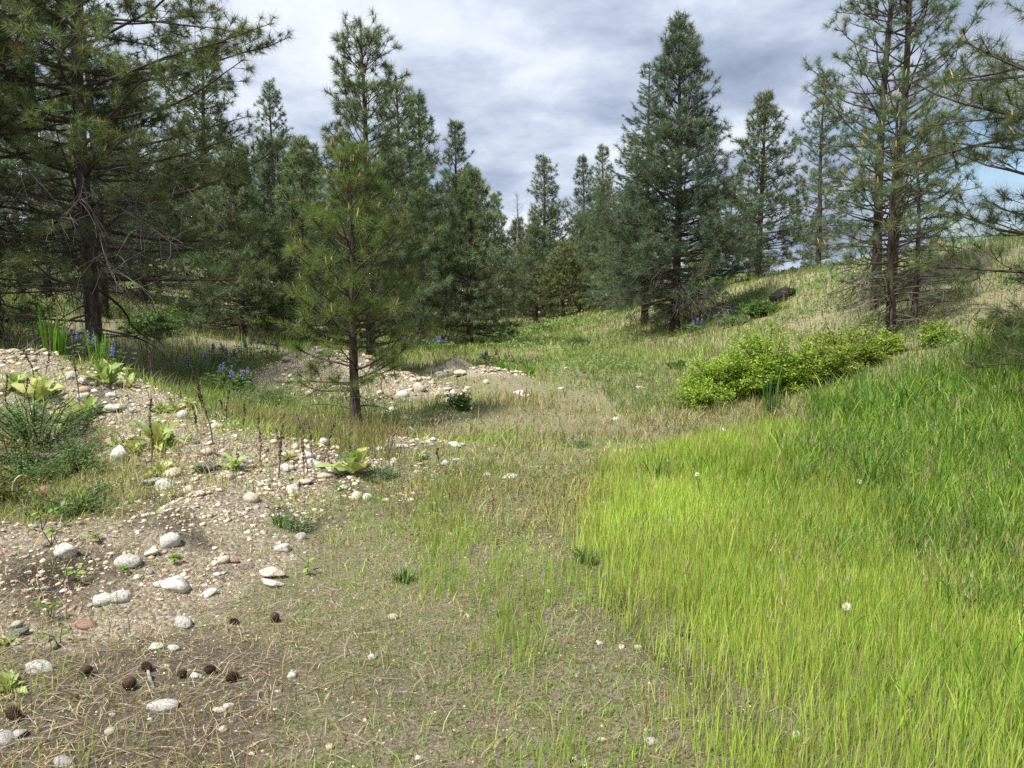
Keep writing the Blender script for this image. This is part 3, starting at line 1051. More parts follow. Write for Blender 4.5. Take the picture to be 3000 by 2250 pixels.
def build_grass():
    rng = np.random.default_rng(77)
    # the bright fine grass right of the track
    d = lambda x, y: bright_mask(x, y) * (1 - .75 * tall_mask(x, y)) * (.55 + .65 * sstep(.30, .62, fbm(x * 1.6, y * 1.6, 41, 3))) * 5600 * np.clip(4.4 / np.maximum(y, 1), .32, 1.1)
    x, y = scatter(rng, .3, 6.5, 1.5, 9.8, d, 7400)
    n = len(x)
    sz = np.clip(y / 4.2, .75, 1.9)
    h = rng.uniform(.10, .21, n) * (.75 + .5 * vnoise(x * 2, y * 2, 8))
    parts = [blades(rng, x, y, h, rng.uniform(.0034, .0062, n) * sz, rng.uniform(.05, .42, n), palette(rng, n, [(6, LIME), (4, LIME2), (1.0, (.22, .34, .05)), (.5, TAN), (.35, RUST)]), 2)]
    # broader fresh blades scattered through it towards the right
    d = lambda x, y: bright_mask(x, y) * sstep(.9, 2.2, x) * (.25 + sstep(.42, .62, fbm(x * 1.1, y * 1.1, 43, 3))) * np.where(y < 4, 620, 360)
    x, y = scatter(rng, .6, 6.5, 1.6, 9.0, d, 780)
    n = len(x)
    parts.append(blades(rng, x, y, rng.uniform(.14, .30, n), rng.uniform(.006, .011, n), rng.uniform(.1, .7, n), palette(rng, n, [(5, (.17, .33, .028)), (3, DEEP), (1, LIME)]), 4, .25))
    # seed stalks and dead stems standing over it
    d = lambda x, y: bright_mask(x, y) * 34 * (.3 + 1.2 * sstep(.45, .6, fbm(x * 1.2, y * 1.2, 44, 2)))
    x, y = scatter(rng, .4, 6.5, 1.6, 9.5, d, 60)
    n = len(x)
    parts.append(blades(rng, x, y, rng.uniform(.18, .36, n), rng.uniform(.0025, .004, n) * np.clip(y / 4, .8, 2), rng.uniform(.05, .6, n), palette(rng, n, [(3, STRAWC), (2, TAN), (2, (.30, .33, .16)), (1, RUST)]), 3, .2))
    k = np.repeat(np.arange(n), 7)
    a2 = rng.uniform(0, 6.283, len(k))
    parts.append(blades(rng, x[k] + np.cos(a2) * .008, y[k] + np.sin(a2) * .008, rng.uniform(.02, .05, len(k)), rng.uniform(.003, .006, len(k)), rng.uniform(.2, .9, len(k)), palette(rng, len(k), [(3, STRAWC), (2, (.36, .34, .2))]), 1, 0, rng.uniform(.16, .27, len(k)), a2))
    stuff("bright_grass", parts, M_GRASS, "bright lime-green fine grass sheet right of the track")
    # tall deep green grass up the right side
    d = lambda x, y: tall_mask(x, y) * (.5 + .8 * sstep(.35, .62, fbm(x * 1.0, y * 1.0, 45, 3))) * 900 * np.clip(6 / np.maximum(y, 1), .5, 1)
    x, y = scatter(rng, 1.6, 10.5, 2.4, 13.5, d, 1150)
    n = len(x)
    hh = np.clip(.18 + .045 * (y - 3), .18, .50) * rng.uniform(.6, 1.2, n) * (.75 + .5 * vnoise(x * 1.2, y * 1.2, 12))
    parts = [blades(rng, x, y, hh, rng.uniform(.006, .012, n) * np.clip(y / 6.5, .85, 1.5), rng.uniform(.1, .75, n), palette(rng, n, [(5, DEEP), (2.4, (.21, .33, .05)), (2.2, DEEP2), (.9, LIME2), (.8, (.15, .22, .09)), (.5, TAN)]), 4, .30)]
    stuff("tall_grass", parts, M_GRASS, "tall deep green grass rising up the right side")
    # thin mixed grass of the track and the floor of the draw
    away = lambda x, y: (1 - bright_mask(x, y)) * (1 - tall_mask(x, y)) * (1 - .93 * gravel_mask(x, y))

    def dm(x, y):
        patch = sstep(.34, .66, fbm(x * .9, y * .9, 47, 3)) * .7 + .35
        left = 1 - .80 * straw_mask(x, y)
        soil = 1 - .75 * soil_mask(x, y)
        return away(x, y) * patch * left * soil * np.where(y < 9, 2900 * np.clip(4.0 / np.maximum(y, 1), .35, 1.1), 430) * (1 - sstep(9.5, 13, y) * .55)
    x, y = scatter(rng, -5.5, 6.5, 1.5, 20, dm, 3300)
    n = len(x)
    sz = np.clip(y / 4.2, .75, 3.2)
    tone = fbm(x * .7, y * .7, 49, 3)
    h = rng.uniform(.035, .115, n) * (.7 + .9 * sstep(.4, .7, tone)) * np.clip(.8 + y * .05, .9, 1.7)
    c1 = palette(rng, n, [(5, (.29, .39, .09)), (3, OLIVE), (2, SAGE), (1.0, TAN), (.6, RUST), (1.6, LIME2)])
    c2 = palette(rng, n, [(3, TAN), (2, STRAWC), (1.2, RUST), (3, OLIVE), (1.5, SAGE), (2, (.27, .34, .09))])
    c = np.where((rng.uniform(0, 1, n) < sstep(.50, .74, fbm(x * .5, y * .5, 51, 3)))[:, None], c2, c1)
    parts = [blades(rng, x, y, h, rng.uniform(.0032, .0058, n) * sz, rng.uniform(.1, 1.0, n), c * rng.uniform(.7, 1.5, (n, 1)), 2, .2)]
    # upright yellow-green tufts in the track
    d = lambda x, y: away(x, y) * sstep(.60, .72, fbm(x * 2.3, y * 1.2, 53, 3)) * sstep(-1.6, -.2, x) * 1500
    x, y = scatter(rng, -1.8, 1.6, 1.6, 7.5, d, 1500)
    n = len(x)
    parts.append(blades(rng, x, y, rng.uniform(.07, .17, n), rng.uniform(.003, .005, n), rng.uniform(.05, .4, n), palette(rng, n, [(5, (.23, .36, .045)), (3, LIME2), (1, OLIVE), (.6, TAN)]), 2))
    # matted thatch: old blades lying nearly flat
    d = lambda x, y: (1 - bright_mask(x, y) * .35) * (1 - .8 * gravel_mask(x, y)) * (1 - .8 * soil_mask(x, y)) * 1200 * np.clip(3.6 / np.maximum(y, 1), .3, 1.15) * (.35 + sstep(.35, .6, fbm(x * 1.7, y * 1.7, 57, 3)))
    x, y = scatter(rng, -3, 4.5, 1.5, 8, d, 2000)
    n = len(x)
    parts.append(blades(rng, x, y, rng.uniform(.010, .026, n), rng.uniform(.0015, .0030, n) * np.clip(y / 4, .8, 1.8), rng.uniform(1.6, 4.5, n), palette(rng, n, [(3, (.40, .34, .22)), (2, (.30, .24, .15)), (2, (.24, .27, .11)), (1.5, (.19, .15, .10)), (1, (.50, .45, .34))]), 2, .3, .002))
    stuff("meadow_grass", parts, M_GRASS, "short thin green and tan grass over the track and draw")
    # hillside to the right, far floor and the floor of the left wood
    dh = lambda x, y: np.clip(7.5 / np.maximum(y, 4), 0, 1.0) ** 1.25 * 330 * (.35 + sstep(.3, .65, fbm(x * .5, y * .5, 55, 3))) * away(x, y) * sstep(8.5, 12, y + np.abs(x - 2) * .3)
    x, y = scatter(rng, 1.5, 34, 8, 46, dh, 330)
    n = len(x)
    sz = np.clip(y / 9, .9, 5)
    tone = fbm(x * .33, y * .33, 57, 3)
    h = rng.uniform(.10, .28, n) * (.7 + .6 * tone)
    c1 = palette(rng, n, [(4, (.165, .24, .062)), (3, (.165, .205, .066)), (2, (.18, .22, .115)), (.6, TAN), (1.5, (.14, .23, .052))])
    c2 = palette(rng, n, [(2, (.26, .21, .12)), (3, (.165, .205, .066)), (3, (.21, .26, .085)), (.5, STRAWC), (1.5, (.18, .22, .115)), (.4, RUST)])
    c = np.where((rng.uniform(0, 1, n) < sstep(.50, .76, tone))[:, None], c2, c1)
    parts = [blades(rng, x, y, h, rng.uniform(.005, .009, n) * sz, rng.uniform(.1, .8, n), c, 2, .2)]
    stuff("hillside_grass", parts, M_GRASS, "olive and straw coloured grass covering the right hillside")

    def dl(x, y):
        hollow = np.where(y < 14, 1.3, 1.0)
        back = np.where((y < 10.2) & (x < -1.2), sstep(-.15, .5, y - np.interp(x, [-10.5, -7.5, -5.4, -4.0, -2.5, -1.25], [9.7, 9.3, 8.8, 8.1, 7.1, 6.2])), 1.0)
        return np.clip(9 / np.maximum(y, 4), 0, 1.0) ** 1.3 * 240 * hollow * back * (1 - .93 * gravel_mask(x, y)) * (.4 + sstep(.3, .6, fbm(x * .6, y * .6, 59, 3)))
    x, y = scatter(rng, -34, -1.0, 6.3, 44, dl, 560)
    k = (x < -1.9) | (y > 16) | (y < 11)
    x, y = x[k], y[k]
    n = len(x)
    sz = np.clip(y / 9, .8, 5)
    tone = fbm(x * .42, y * .42, 61, 3)
    far = sstep(26, 40, y)[:, None]
    h = rng.uniform(.10, .34, n) * (.65 + .7 * tone) * np.where(y < 20, 1.0, .8)
    c1 = palette(rng, n, [(4, (.145, .23, .05)), (3, (.11, .19, .042)), (2, OLIVE), (1, SAGE), (.6, TAN)])
    c2 = palette(rng, n, [(3, TAN), (2, OLIVE), (1.6, (.26, .17, .09)), (2, (.16, .20, .06))])
    c = np.where((rng.uniform(0, 1, n) < sstep(.48, .70, tone))[:, None], c2, c1)
    c = c * (1 - far) + far * palette(rng, n, [(3, (.21, .29, .06)), (2, (.26, .30, .09))])
    parts = [blades(rng, x, y, h, rng.uniform(.005, .009, n) * sz, rng.uniform(.1, .8, n), c, 2, .2)]
    stuff("woodland_grass", parts, M_GRASS, "green and buff grass under the pines on the left")
    # bright far floor of the draw
    d = lambda x, y: np.clip(26 / y, 0, 1) ** 1.5 * 40 * (.4 + fbm(x * .3, y * .3, 63, 2)) * (np.abs(x - 1.2 - .01 * y) < 9 - .03 * y)
    x, y = scatter(rng, -7, 9, 19, 60, d, 44)
    n = len(x)
    parts = [blades(rng, x, y, rng.uniform(.15, .34, n), rng.uniform(.016, .03, n) * np.clip(y / 26, .9, 2), rng.uniform(.1, .7, n), palette(rng, n, [(3, (.28, .39, .075)), (2, (.21, .30, .06)), (1.5, (.30, .34, .12)), (.6, TAN)]), 2, .2)]
    stuff("far_grass", parts, M_GRASS, "light green grass on the far floor of the draw")
    # dry reddish grass: weedy dip of the heap, round the young pine's foot, left edge
    def dd(x, y):
        a = np.exp(-(((x + 3.6) / 1.15) ** 2 + ((y - 5.85) / .70) ** 2)) * 1200
        b = np.exp(-(((x + 1.75) / 1.0) ** 2 + ((y - 8.9) / .9) ** 2)) * 520
        c = np.exp(-(((x + 2.55) / .45) ** 2 + ((y - 3.75) / .45) ** 2)) * 900
        e = np.exp(-(((x + .3) / 1.1) ** 2 + ((y - 3.0) / 1.0) ** 2)) * 200 + np.exp(-(((x - .1) / 1.2) ** 2 + ((y - 6.6) / 1.0) ** 2)) * 260
        f = np.exp(-(((x - 2.9) / 1.6) ** 2 + ((y - 9.6) / .8) ** 2)) * 420
        return (a + b + c + e + f) * (.4 + .9 * sstep(.35, .6, fbm(x * 1.5, y * 1.5, 65, 3)))
    x, y = scatter(rng, -5.2, 5.5, 1.8, 11.5, dd, 1200)
    n = len(x)
    h = rng.uniform(.07, .20, n) * np.clip(.55 + y * .075, .6, 1.35)
    parts = [blades(rng, x, y, h, rng.uniform(.003, .005, n) * np.clip(y / 4.5, .8, 2), rng.uniform(.2, 1.1, n), palette(rng, n, [(3, TAN), (2.5, RUST), (2, STRAWC), (1.5, OLIVE), (1.3, (.13, .21, .04))]), 3, .35)]
    stuff("dry_grass", parts, M_DRY, "dry reddish and straw grass on the heap and pine foot")
    # creeping leaves
    def df(x, y):
        a = np.exp(-(((x - .15) / .8) ** 2 + ((y - 5.3) / 1.0) ** 2)) * 2300
        b = np.where(y < 7, 520, 110) * (1 - .8 * bright_mask(x, y)) * (1 - .6 * straw_mask(x, y)) * (1 - .9 * gravel_mask(x, y))
        c = np.exp(-(((x + 3.2) / 1.6) ** 2 + ((y - 5.75) / .5) ** 2)) * 420 + np.exp(-(((x + 4.2) / 1.6) ** 2 + ((y - 11) / 1.6) ** 2)) * 260
        return (a + b + c) * (.3 + sstep(.4, .6, fbm(x * 2, y * 2, 67, 3)))
    x, y = scatter(rng, -7, 3.5, 1.8, 14, df, 3000)
    n = len(x)
    s = rng.uniform(.007, .020, n) * np.clip(y / 5, .75, 2)
    a = rng.uniform(0, 6.283, n)
    f = np.stack([np.cos(a), np.sin(a), rng.uniform(-.1, .8, n)], -1) * s[:, None]
    g = np.stack([-np.sin(a), np.cos(a), rng.uniform(-.3, .3, n)], -1) * (s * .42)[:, None]
    b0 = np.stack([x, y, height(x, y) + rng.uniform(.005, .05, n)], -1)
    V = np.stack([b0, b0 + f * .5 - g, b0 + f, b0 + f * .5 + g], 1).reshape(-1, 3)
    F = np.arange(len(V)).reshape(-1, 4)
    C = np.repeat(palette(rng, n, [(3, SAGE), (3, (.17, .25, .065)), (2, (.11, .19, .045)), (1, (.25, .30, .11)), (1.2, (.25, .17, .10))]), 4, 0)
    o = put("creeping_leaves", mk_mesh("creeping_leaves", V, [F], M_LEAF, C))
    tag(o, "small creeping green leaves close to the ground", "ground cover", kind="stuff")
    # leafy weeds in patches on the hillside, the draw and the hollow
    def dw(x, y):
        patch = sstep(.50, .66, fbm(x * .42, y * .42, 81, 3))
        return patch * np.clip(11 / np.maximum(y, 5), 0, 1.1) ** 1.5 * 420 * (1 - bright_mask(x, y)) * (1 - tall_mask(x, y)) * (1 - gravel_mask(x, y)) * sstep(8, 11, y)
    x, y = scatter(rng, -20, 20, 8, 40, dw, 460)
    n = len(x)
    clump = vnoise(x * 3.1, y * 3.1, 83)
    s = rng.uniform(.03, .055, n) * np.clip(y / 11, .8, 3.2)
    a = rng.uniform(0, 6.283, n)
    f = np.stack([np.cos(a), np.sin(a), rng.uniform(-.2, 1.0, n)], -1) * s[:, None]
    gg = np.stack([-np.sin(a), np.cos(a), rng.uniform(-.4, .4, n)], -1) * (s * .33)[:, None]
    b0 = np.stack([x, y, height(x, y) + rng.uniform(.02, 1, n) ** .7 * (.06 + .30 * clump)], -1)
    V = np.stack([b0, b0 + f * .5 - gg, b0 + f, b0 + f * .5 + gg], 1).reshape(-1, 3)
    F = np.arange(len(V)).reshape(-1, 4)
    C = palette(rng, n, [(3, (.12, .20, .05)), (3, (.16, .235, .085)), (2, (.095, .17, .04)), (1, (.20, .26, .12))])
    o = put("meadow_weeds", mk_mesh("meadow_weeds", V, [F], M_LEAF, np.repeat(C, 4, 0)))
    tag(o, "patches of low leafy green weeds over the hillside and hollow", "weeds", kind="stuff")
    # fallen needles and straw
    d = lambda x, y: (straw_mask(x, y) * 1000 + np.exp(-(((x + 1.7) / 1.2) ** 2 + ((y - 3.6) / .9) ** 2)) * 260 + 45 * (y < 7)) * (.3 + fbm(x * 2.5, y * 2.5, 69, 3))
    x, y = scatter(rng, -3.2, 1.2, 1.6, 7, d, 2400)
    n = len(x)
    a = rng.uniform(0, 6.283, n) ; L = rng.uniform(.035, .14, n)
    dx, dy = np.cos(a) * L, np.sin(a) * L
    z0 = height(x, y) + rng.uniform(.003, .018, n); z1 = height(x + dx, y + dy) + rng.uniform(.003, .022, n)
    zm = (z0 + z1) / 2 + rng.uniform(0, .008, n)
    bend = rng.normal(0, .006, n)
    wv = np.stack([-np.sin(a), np.cos(a), np.zeros(n)], -1) * (rng.uniform(.0006, .0013, n))[:, None]
    p0 = np.stack([x, y, z0], -1); p1 = np.stack([x + dx, y + dy, z1], -1)
    pm = np.stack([x + dx / 2 - np.sin(a) * bend, y + dy / 2 + np.cos(a) * bend, zm], -1)
    V = np.stack([p0 - wv, p0 + wv, pm - wv, pm + wv, p1], 1).reshape(-1, 3)
    o5 = (np.arange(n) * 5)[:, None]
    Q = np.concatenate([o5, o5 + 1, o5 + 3, o5 + 2], 1); T = np.concatenate([o5 + 2, o5 + 3, o5 + 4], 1)
    C = np.repeat(palette(rng, n, [(4, (.42, .33, .20)), (2.5, (.30, .22, .13)), (3, (.54, .47, .34)), (1.2, (.20, .13, .08))]), 5, 0)
    o = put("pine_straw", mk_mesh("pine_straw", V, [Q, T], M_DRY, C))
    tag(o, "fallen tan pine needles strewn over the near left ground", "pine straw", kind="stuff")


build_grass()

# ------------------------------------------------------------------ stones and gravel
def ico(sub):
    import bmesh
    bm = bmesh.new()
    bmesh.ops.create_icosphere(bm, subdivisions=sub, radius=1.0)
    V = np.array([v.co[:] for v in bm.verts])
    F = np.array([[v.index for v in f.verts] for f in bm.faces])
    bm.free()
    return V, F


def stone_mesh(name, seed, shape, mat, sub=3):
    rng = np.random.default_rng(seed)
    V, F = ico(sub)
    off = rng.uniform(0, 50, 3)

    def n3(s):
        return (fbm(V[:, 0] * s + off[0], V[:, 1] * s + off[1] + V[:, 2] * s * .7, seed % 89, 3) + fbm(V[:, 2] * s + off[2], V[:, 1] * s - V[:, 0] * s * .6, seed % 83 + 3, 3)) - 1
    if shape in ('block', 'flat', 'tooth'):
        nrm = unit(rng.normal(size=(9 if shape == 'block' else 12, 3)))
        r = np.ones(len(V)) * 1.2
        for k in nrm:
            dd = V @ k
            cut = rng.uniform(.66, .92)
            r = np.where(dd > .05, np.minimum(r, cut / np.maximum(dd, .05)), r)
        V = V * r[:, None]
    else:
        r = np.ones(len(V))
        for k in unit(rng.normal(size=(7, 3))):
            dd = V @ k
            r = np.where(dd > .05, np.minimum(r, rng.uniform(.76, .95) / np.maximum(dd, .05)), r)
        V = V * r[:, None]
    V = V * (1 + n3(1.3) * (.42 if shape == 'lump' else .18) + n3(4.0) * .11)[:, None]
    if shape == 'tooth':
        V[:, 0] *= 1 - .35 * np.clip(V[:, 0], -1, 1) * .5
        V[:, 1] *= 1 - .25 * V[:, 0]
    V[:, 0] /= np.ptp(V[:, 0]); V[:, 1] /= np.ptp(V[:, 1]); V[:, 2] /= np.ptp(V[:, 2])
    return mk_mesh(name, V, [F], mat, None, shape == 'lump')


HERO_STONES = [
    (-2.52, 4.18, 0.120, 0.62, 0.80, 'white', 'tooth', "pale rounded boulder narrowing to a point, on dark soil of the near heap"),
    (-2.15, 4.16, 0.145, 0.45, 0.60, 'grey', 'long', "long grey-white stone with green leaves growing from under it"),
    (-2.02, 4.40, 0.104, 0.75, 0.90, 'white', 'lump', "lumpy white stone near the lip of the near gravel heap"),
    (-1.81, 3.98, 0.150, 0.60, 0.80, 'white', 'block', "angular white block with flat faces on the gravel spill"),
    (-1.90, 4.00, 0.065, 0.50, 0.80, 'white', 'lump', "small white stone touching the angular white block"),
    (-2.11, 3.81, 0.096, 0.55, 0.80, 'white', 'lump', "left lobe stone of the white pair on dark gravelly soil"),
    (-2.03, 3.84, 0.101, 0.60, 0.80, 'white', 'lump', "right lobe stone of the white pair on dark gravelly soil"),
    (-1.39, 4.27, 0.155, 0.32, 0.70, 'pink', 'flat', "flat pinkish-white slab at the edge of the gravel spill"),
    (-1.34, 4.14, 0.119, 0.30, 0.70, 'white', 'flat', "flat cream slab just below the pinkish slab"),
    (-1.62, 3.93, 0.084, 0.35, 0.70, 'white', 'flat', "flat pale stone right of the angular white block"),
    (-1.62, 3.62, 0.123, 0.42, 0.50, 'grey', 'long', "long grey-white cobble lying across the lower gravel spill"),
    (-2.08, 3.59, 0.104, 0.28, 0.60, 'red', 'flat', "flat reddish-brown stone on the lower gravel spill"),
    (-2.05, 3.17, 0.113, 0.35, 0.70, 'grey', 'flat', "broad flat grey stone sunk in pine straw"),
    (-2.41, 3.58, 0.059, 0.50, 0.80, 'grey', 'block', "small grey angular stone in rusty dry grass at left edge"),
    (-2.36, 3.49, 0.114, 0.30, 0.70, 'dark', 'flat', "dark mossy flat stone at left edge below dry grass"),
    (-1.38, 2.87, 0.114, 0.38, 0.50, 'grey', 'long', "broad grey-white stone alone in foreground pine straw"),
    (-1.14, 2.84, 0.054, 0.30, 0.60, 'white', 'flat', "flat white stone right of the foreground grey stone"),
    (-1.12, 2.87, 0.040, 0.35, 0.60, 'white', 'flat', "small flat white stone behind its twin in the straw"),
    (-0.94, 3.12, 0.044, 0.70, 0.80, 'white', 'block', "small upright white stone on bare soil of the track edge"),
    (-1.84, 2.62, 0.067, 0.50, 0.80, 'grey', 'lump', "grey rounded stone cut by the left edge, near bottom"),
    (-1.81, 2.65, 0.061, 0.40, 0.80, 'grey', 'flat', "grey flat stone beside the one at bottom left edge"),
    (-1.55, 2.49, 0.067, 0.40, 0.70, 'grey', 'lump', "grey stone at the bottom edge of the straw"),
    (-1.64, 3.38, 0.060, 0.45, 0.80, 'white', 'flat', "pale stone left of two at the foot of the gravel spill"),
    (-1.56, 3.38, 0.056, 0.45, 0.80, 'white', 'lump', "pale stone right of two at the foot of the gravel spill"),
    (-1.68, 4.32, 0.075, 0.50, 0.70, 'cream', 'lump', "cream stone under a thin green stem on the spill"),
    (-1.62, 4.34, 0.049, 0.50, 0.80, 'red', 'lump', "small reddish stone beside the cream one on the spill"),
    (-1.41, 4.59, 0.086, 0.60, 0.80, 'white', 'block', "white block at the right margin of the gravel spill"),
    (-1.36, 4.82, 0.060, 0.80, 0.80, 'grey', 'block', "grey upright stone by the soft grey-green plant"),
    (-2.08, 4.28, 0.091, 0.40, 0.80, 'white', 'flat', "flat white stone right of the long grey-white stone"),
    (-3.29, 6.31, 0.155, 1.00, 0.80, 'white', 'tooth', "tall white quartz rock standing on the weedy heap flank"),
    (-3.40, 6.11, 0.083, 0.90, 0.70, 'white', 'block', "small upright white stone left of the tall quartz rock"),
    (-3.52, 6.19, 0.068, 0.50, 0.80, 'white', 'lump', "tiny white stone low on the weedy heap flank"),
    (-4.61, 7.97, 0.164, 0.50, 0.70, 'white', 'block', "white broken rock on the heap crest before the pine"),
    (-4.37, 7.88, 0.143, 0.50, 0.80, 'grey', 'block', "grey-tan rock on the heap crest near the big mullein"),
    (-4.27, 7.75, 0.132, 0.40, 0.70, 'cream', 'long', "tan elongated stone just under the grey-tan crest rock"),
    (-4.26, 7.58, 0.120, 0.55, 0.80, 'brown', 'lump', "smooth brown-orange cobble beside a dark stalk on the crest"),
    (-5.00, 7.46, 0.100, 0.90, 0.80, 'cream', 'lump', "cream stone at the left edge of the heap crest"),
    (-3.96, 7.52, 0.092, 0.70, 0.80, 'white', 'block', "small cube-like white stone on the upper heap"),
    (-4.19, 7.44, 0.109, 0.50, 0.80, 'white', 'lump', "white stone below the brown-orange cobble"),
    (-3.84, 7.30, 0.133, 0.50, 0.70, 'white', 'block', "white flat-topped stone at mid heap"),
    (-3.80, 7.38, 0.108, 0.50, 0.80, 'cream', 'lump', "cream stone next to the white flat-topped one"),
    (-3.12, 7.20, 0.088, 0.85, 0.90, 'white', 'lump', "round white cobble right of a mullein on the heap"),
    (-3.64, 7.31, 0.089, 0.50, 0.80, 'grey', 'lump', "small grey cobble on the upper heap slope"),
    (-3.32, 7.17, 0.079, 0.50, 0.80, 'cream', 'lump', "small oval cream pebble on open gravel of the heap"),
    (-2.88, 6.56, 0.088, 0.60, 0.90, 'brown', 'lump', "brown cobble right of the large middle mullein"),
    (-2.88, 6.69, 0.106, 0.50, 0.80, 'grey', 'lump', "grey-tan cobble behind the brown one on the heap"),
    (-2.74, 6.58, 0.064, 0.60, 0.80, 'dark', 'lump', "small dark green cobble among pale ones on the heap"),
    (-2.58, 6.39, 0.102, 0.55, 0.80, 'cream', 'lump', "pale oval cobble at the foot of the stalk cluster"),
    (-2.74, 7.04, 0.121, 0.55, 0.80, 'cream', 'lump', "pale cobble at the base of dead stalks on the crest"),
    (-2.44, 6.04, 0.193, 0.38, 0.70, 'dark', 'flat', "dark slate-grey slab on the heap slope"),
    (-2.24, 5.92, 0.102, 0.60, 0.90, 'cream', 'lump', "greenish-cream cobble below the slate-grey slab"),
    (-2.70, 5.99, 0.155, 0.50, 0.80, 'cream', 'lump', "large tan cobble below the middle mullein"),
    (-2.83, 5.87, 0.159, 0.35, 0.60, 'grey', 'flat', "flat grey stone at the heap's grassy foot"),
    (-2.68, 5.79, 0.128, 0.65, 0.90, 'white', 'block', "pale block at the heap's grassy foot"),
    (-2.45, 5.69, 0.098, 0.75, 0.90, 'cream', 'lump', "round cream cobble at the bend of the heap"),
    (-2.17, 5.23, 0.071, 0.50, 0.80, 'white', 'lump', "white oval cobble beside the round cream one"),
    (-3.38, 6.72, 0.107, 0.45, 0.80, 'cream', 'lump', "cream cobble left of the middle mullein"),
    (-3.60, 6.77, 0.108, 0.50, 0.80, 'cream', 'lump', "buff stone in brown grass above the quartz rock"),
    (-1.87, 5.36, 0.079, 0.50, 0.80, 'cream', 'lump', "cream stone among rubble below the heap"),
    (-1.85, 5.33, 0.112, 0.60, 0.80, 'cream', 'lump', "yellowish cobble on the right shoulder of the heap"),
    (-1.90, 6.32, 0.116, 0.50, 0.70, 'white', 'block', "white stone by the stalks at the heap's tail"),
    (-1.68, 6.39, 0.149, 0.60, 0.70, 'white', 'block', "large white rock in green weeds at the heap's tail"),
    (-1.79, 6.58, 0.137, 0.60, 0.70, 'white', 'block', "pale rock behind the large white one at the tail"),
    (-1.53, 6.18, 0.137, 0.35, 0.70, 'cream', 'long', "long cream stone below the dead stalks"),
    (-1.71, 6.88, 0.076, 0.80, 0.80, 'white', 'lump', "small bluish-white rock in weeds behind the heap"),
    (-1.78, 7.60, 0.140, 0.75, 0.90, 'brown', 'lump', "brown boulder in weeds left of the young pine's foot"),
    (-1.19, 5.74, 0.085, 0.80, 0.90, 'cream', 'lump', "round cream cobble on the track's left verge"),
    (-1.10, 5.73, 0.071, 0.75, 0.90, 'white', 'lump', "white cobble right of the round cream one on the verge"),
    (-1.34, 5.96, 0.073, 0.50, 0.80, 'white', 'flat', "flat white stone near the end of the heap"),
    (-1.67, 6.01, 0.111, 0.40, 0.70, 'cream', 'flat', "flat cream stone in rubble at the heap's tail"),
    (-1.72, 5.88, 0.094, 0.50, 0.70, 'white', 'flat', "flat whitish stone left of the flat cream one"),
    (-1.05, 6.47, 0.103, 0.40, 0.80, 'cream', 'flat', "flat buff stone at the front of the low gravel patch"),
    (-1.06, 6.83, 0.076, 0.60, 0.80, 'cream', 'lump', "buff cobble on the low gravel patch"),
    (-1.08, 7.46, 0.119, 0.40, 0.70, 'white', 'block', "white stone on the back rim of the low gravel patch"),
    (-0.56, 7.55, 0.139, 0.35, 0.70, 'white', 'flat', "flat white rock on the right back rim of the low patch"),
    (-0.61, 6.89, 0.076, 0.70, 0.80, 'white', 'lump', "rounded white cobble on the low gravel patch"),
    (-0.52, 7.07, 0.078, 0.40, 0.80, 'white', 'flat', "small flat white stone right on the low gravel patch"),
    (-1.29, 7.38, 0.081, 0.60, 0.80, 'white', 'lump', "white cobble at the left end of the low gravel patch"),
    (-1.23, 9.16, 0.112, 0.80, 0.80, 'white', 'block', "upright white rock in dry grass right of the young pine"),
    (-1.47, 11.96, 0.189, 0.90, 0.80, 'cream', 'tooth', "tall cream boulder behind the young pine's low branches"),
    (-1.67, 11.63, 0.170, 0.70, 0.80, 'white', 'lump', "white boulder left of the tall cream one"),
    (-1.72, 10.80, 0.171, 0.50, 0.80, 'white', 'lump', "white rock under the young pine's right boughs"),
    (-1.38, 9.91, 0.181, 0.40, 0.80, 'white', 'flat', "flat white rock in grass under the young pine's right boughs"),
    (-1.47, 15.49, 0.207, 0.60, 0.80, 'white', 'block', "white rock at the left of the small far rubble heap"),
    (-1.28, 15.47, 0.281, 0.60, 0.80, 'cream', 'block', "large cream rock on the small far rubble heap"),
    (-0.94, 13.98, 0.220, 0.50, 0.80, 'cream', 'block', "tan rock at the right of the small far rubble heap"),
    (-0.94, 11.31, 0.096, 0.80, 0.80, 'white', 'block', "small white stone in grass beyond the low patch"),
    (-0.98, 12.03, 0.175, 0.30, 0.70, 'white', 'flat', "flat white stone left of the brown earth mound"),
    (-0.73, 12.57, 0.122, 0.60, 0.80, 'cream', 'lump', "cream stone on top of the brown earth mound"),
    (-0.45, 13.24, 0.112, 0.70, 0.80, 'cream', 'lump', "small round stone crowning the brown earth mound"),
    (0.12, 12.28, 0.179, 0.50, 0.70, 'white', 'block', "white rock in the little pile right of the earth mound"),
    (0.21, 12.01, 0.131, 0.50, 0.70, 'cream', 'block', "cream rock in the little pile right of the earth mound"),
    (1.22, 17.12, 0.166, 0.80, 0.80, 'white', 'block', "lone white rock in far green grass of the draw"),
    (2.61, 20.14, 0.317, 0.35, 0.70, 'grey', 'flat', "flat grey rock low on the right hillside"),
    (2.24, 13.27, 0.161, 0.40, 0.70, 'white', 'flat', "flat pale stone in dry grass on the right of the draw"),
    (0.82, 12.74, 0.093, 0.50, 0.80, 'white', 'flat', "tiny white stone in the middle of the draw"),
    (1.38, 10.14, 0.099, 0.40, 0.80, 'white', 'flat', "small white stone in pale grass left of the bright bush"),
    (-0.02, 6.51, 0.144, 0.25, 0.70, 'white', 'flat', "thin flat white slab in the middle of the track"),
    (-0.22, 6.57, 0.065, 0.40, 0.80, 'white', 'flat', "small white stone left of the thin flat slab"),
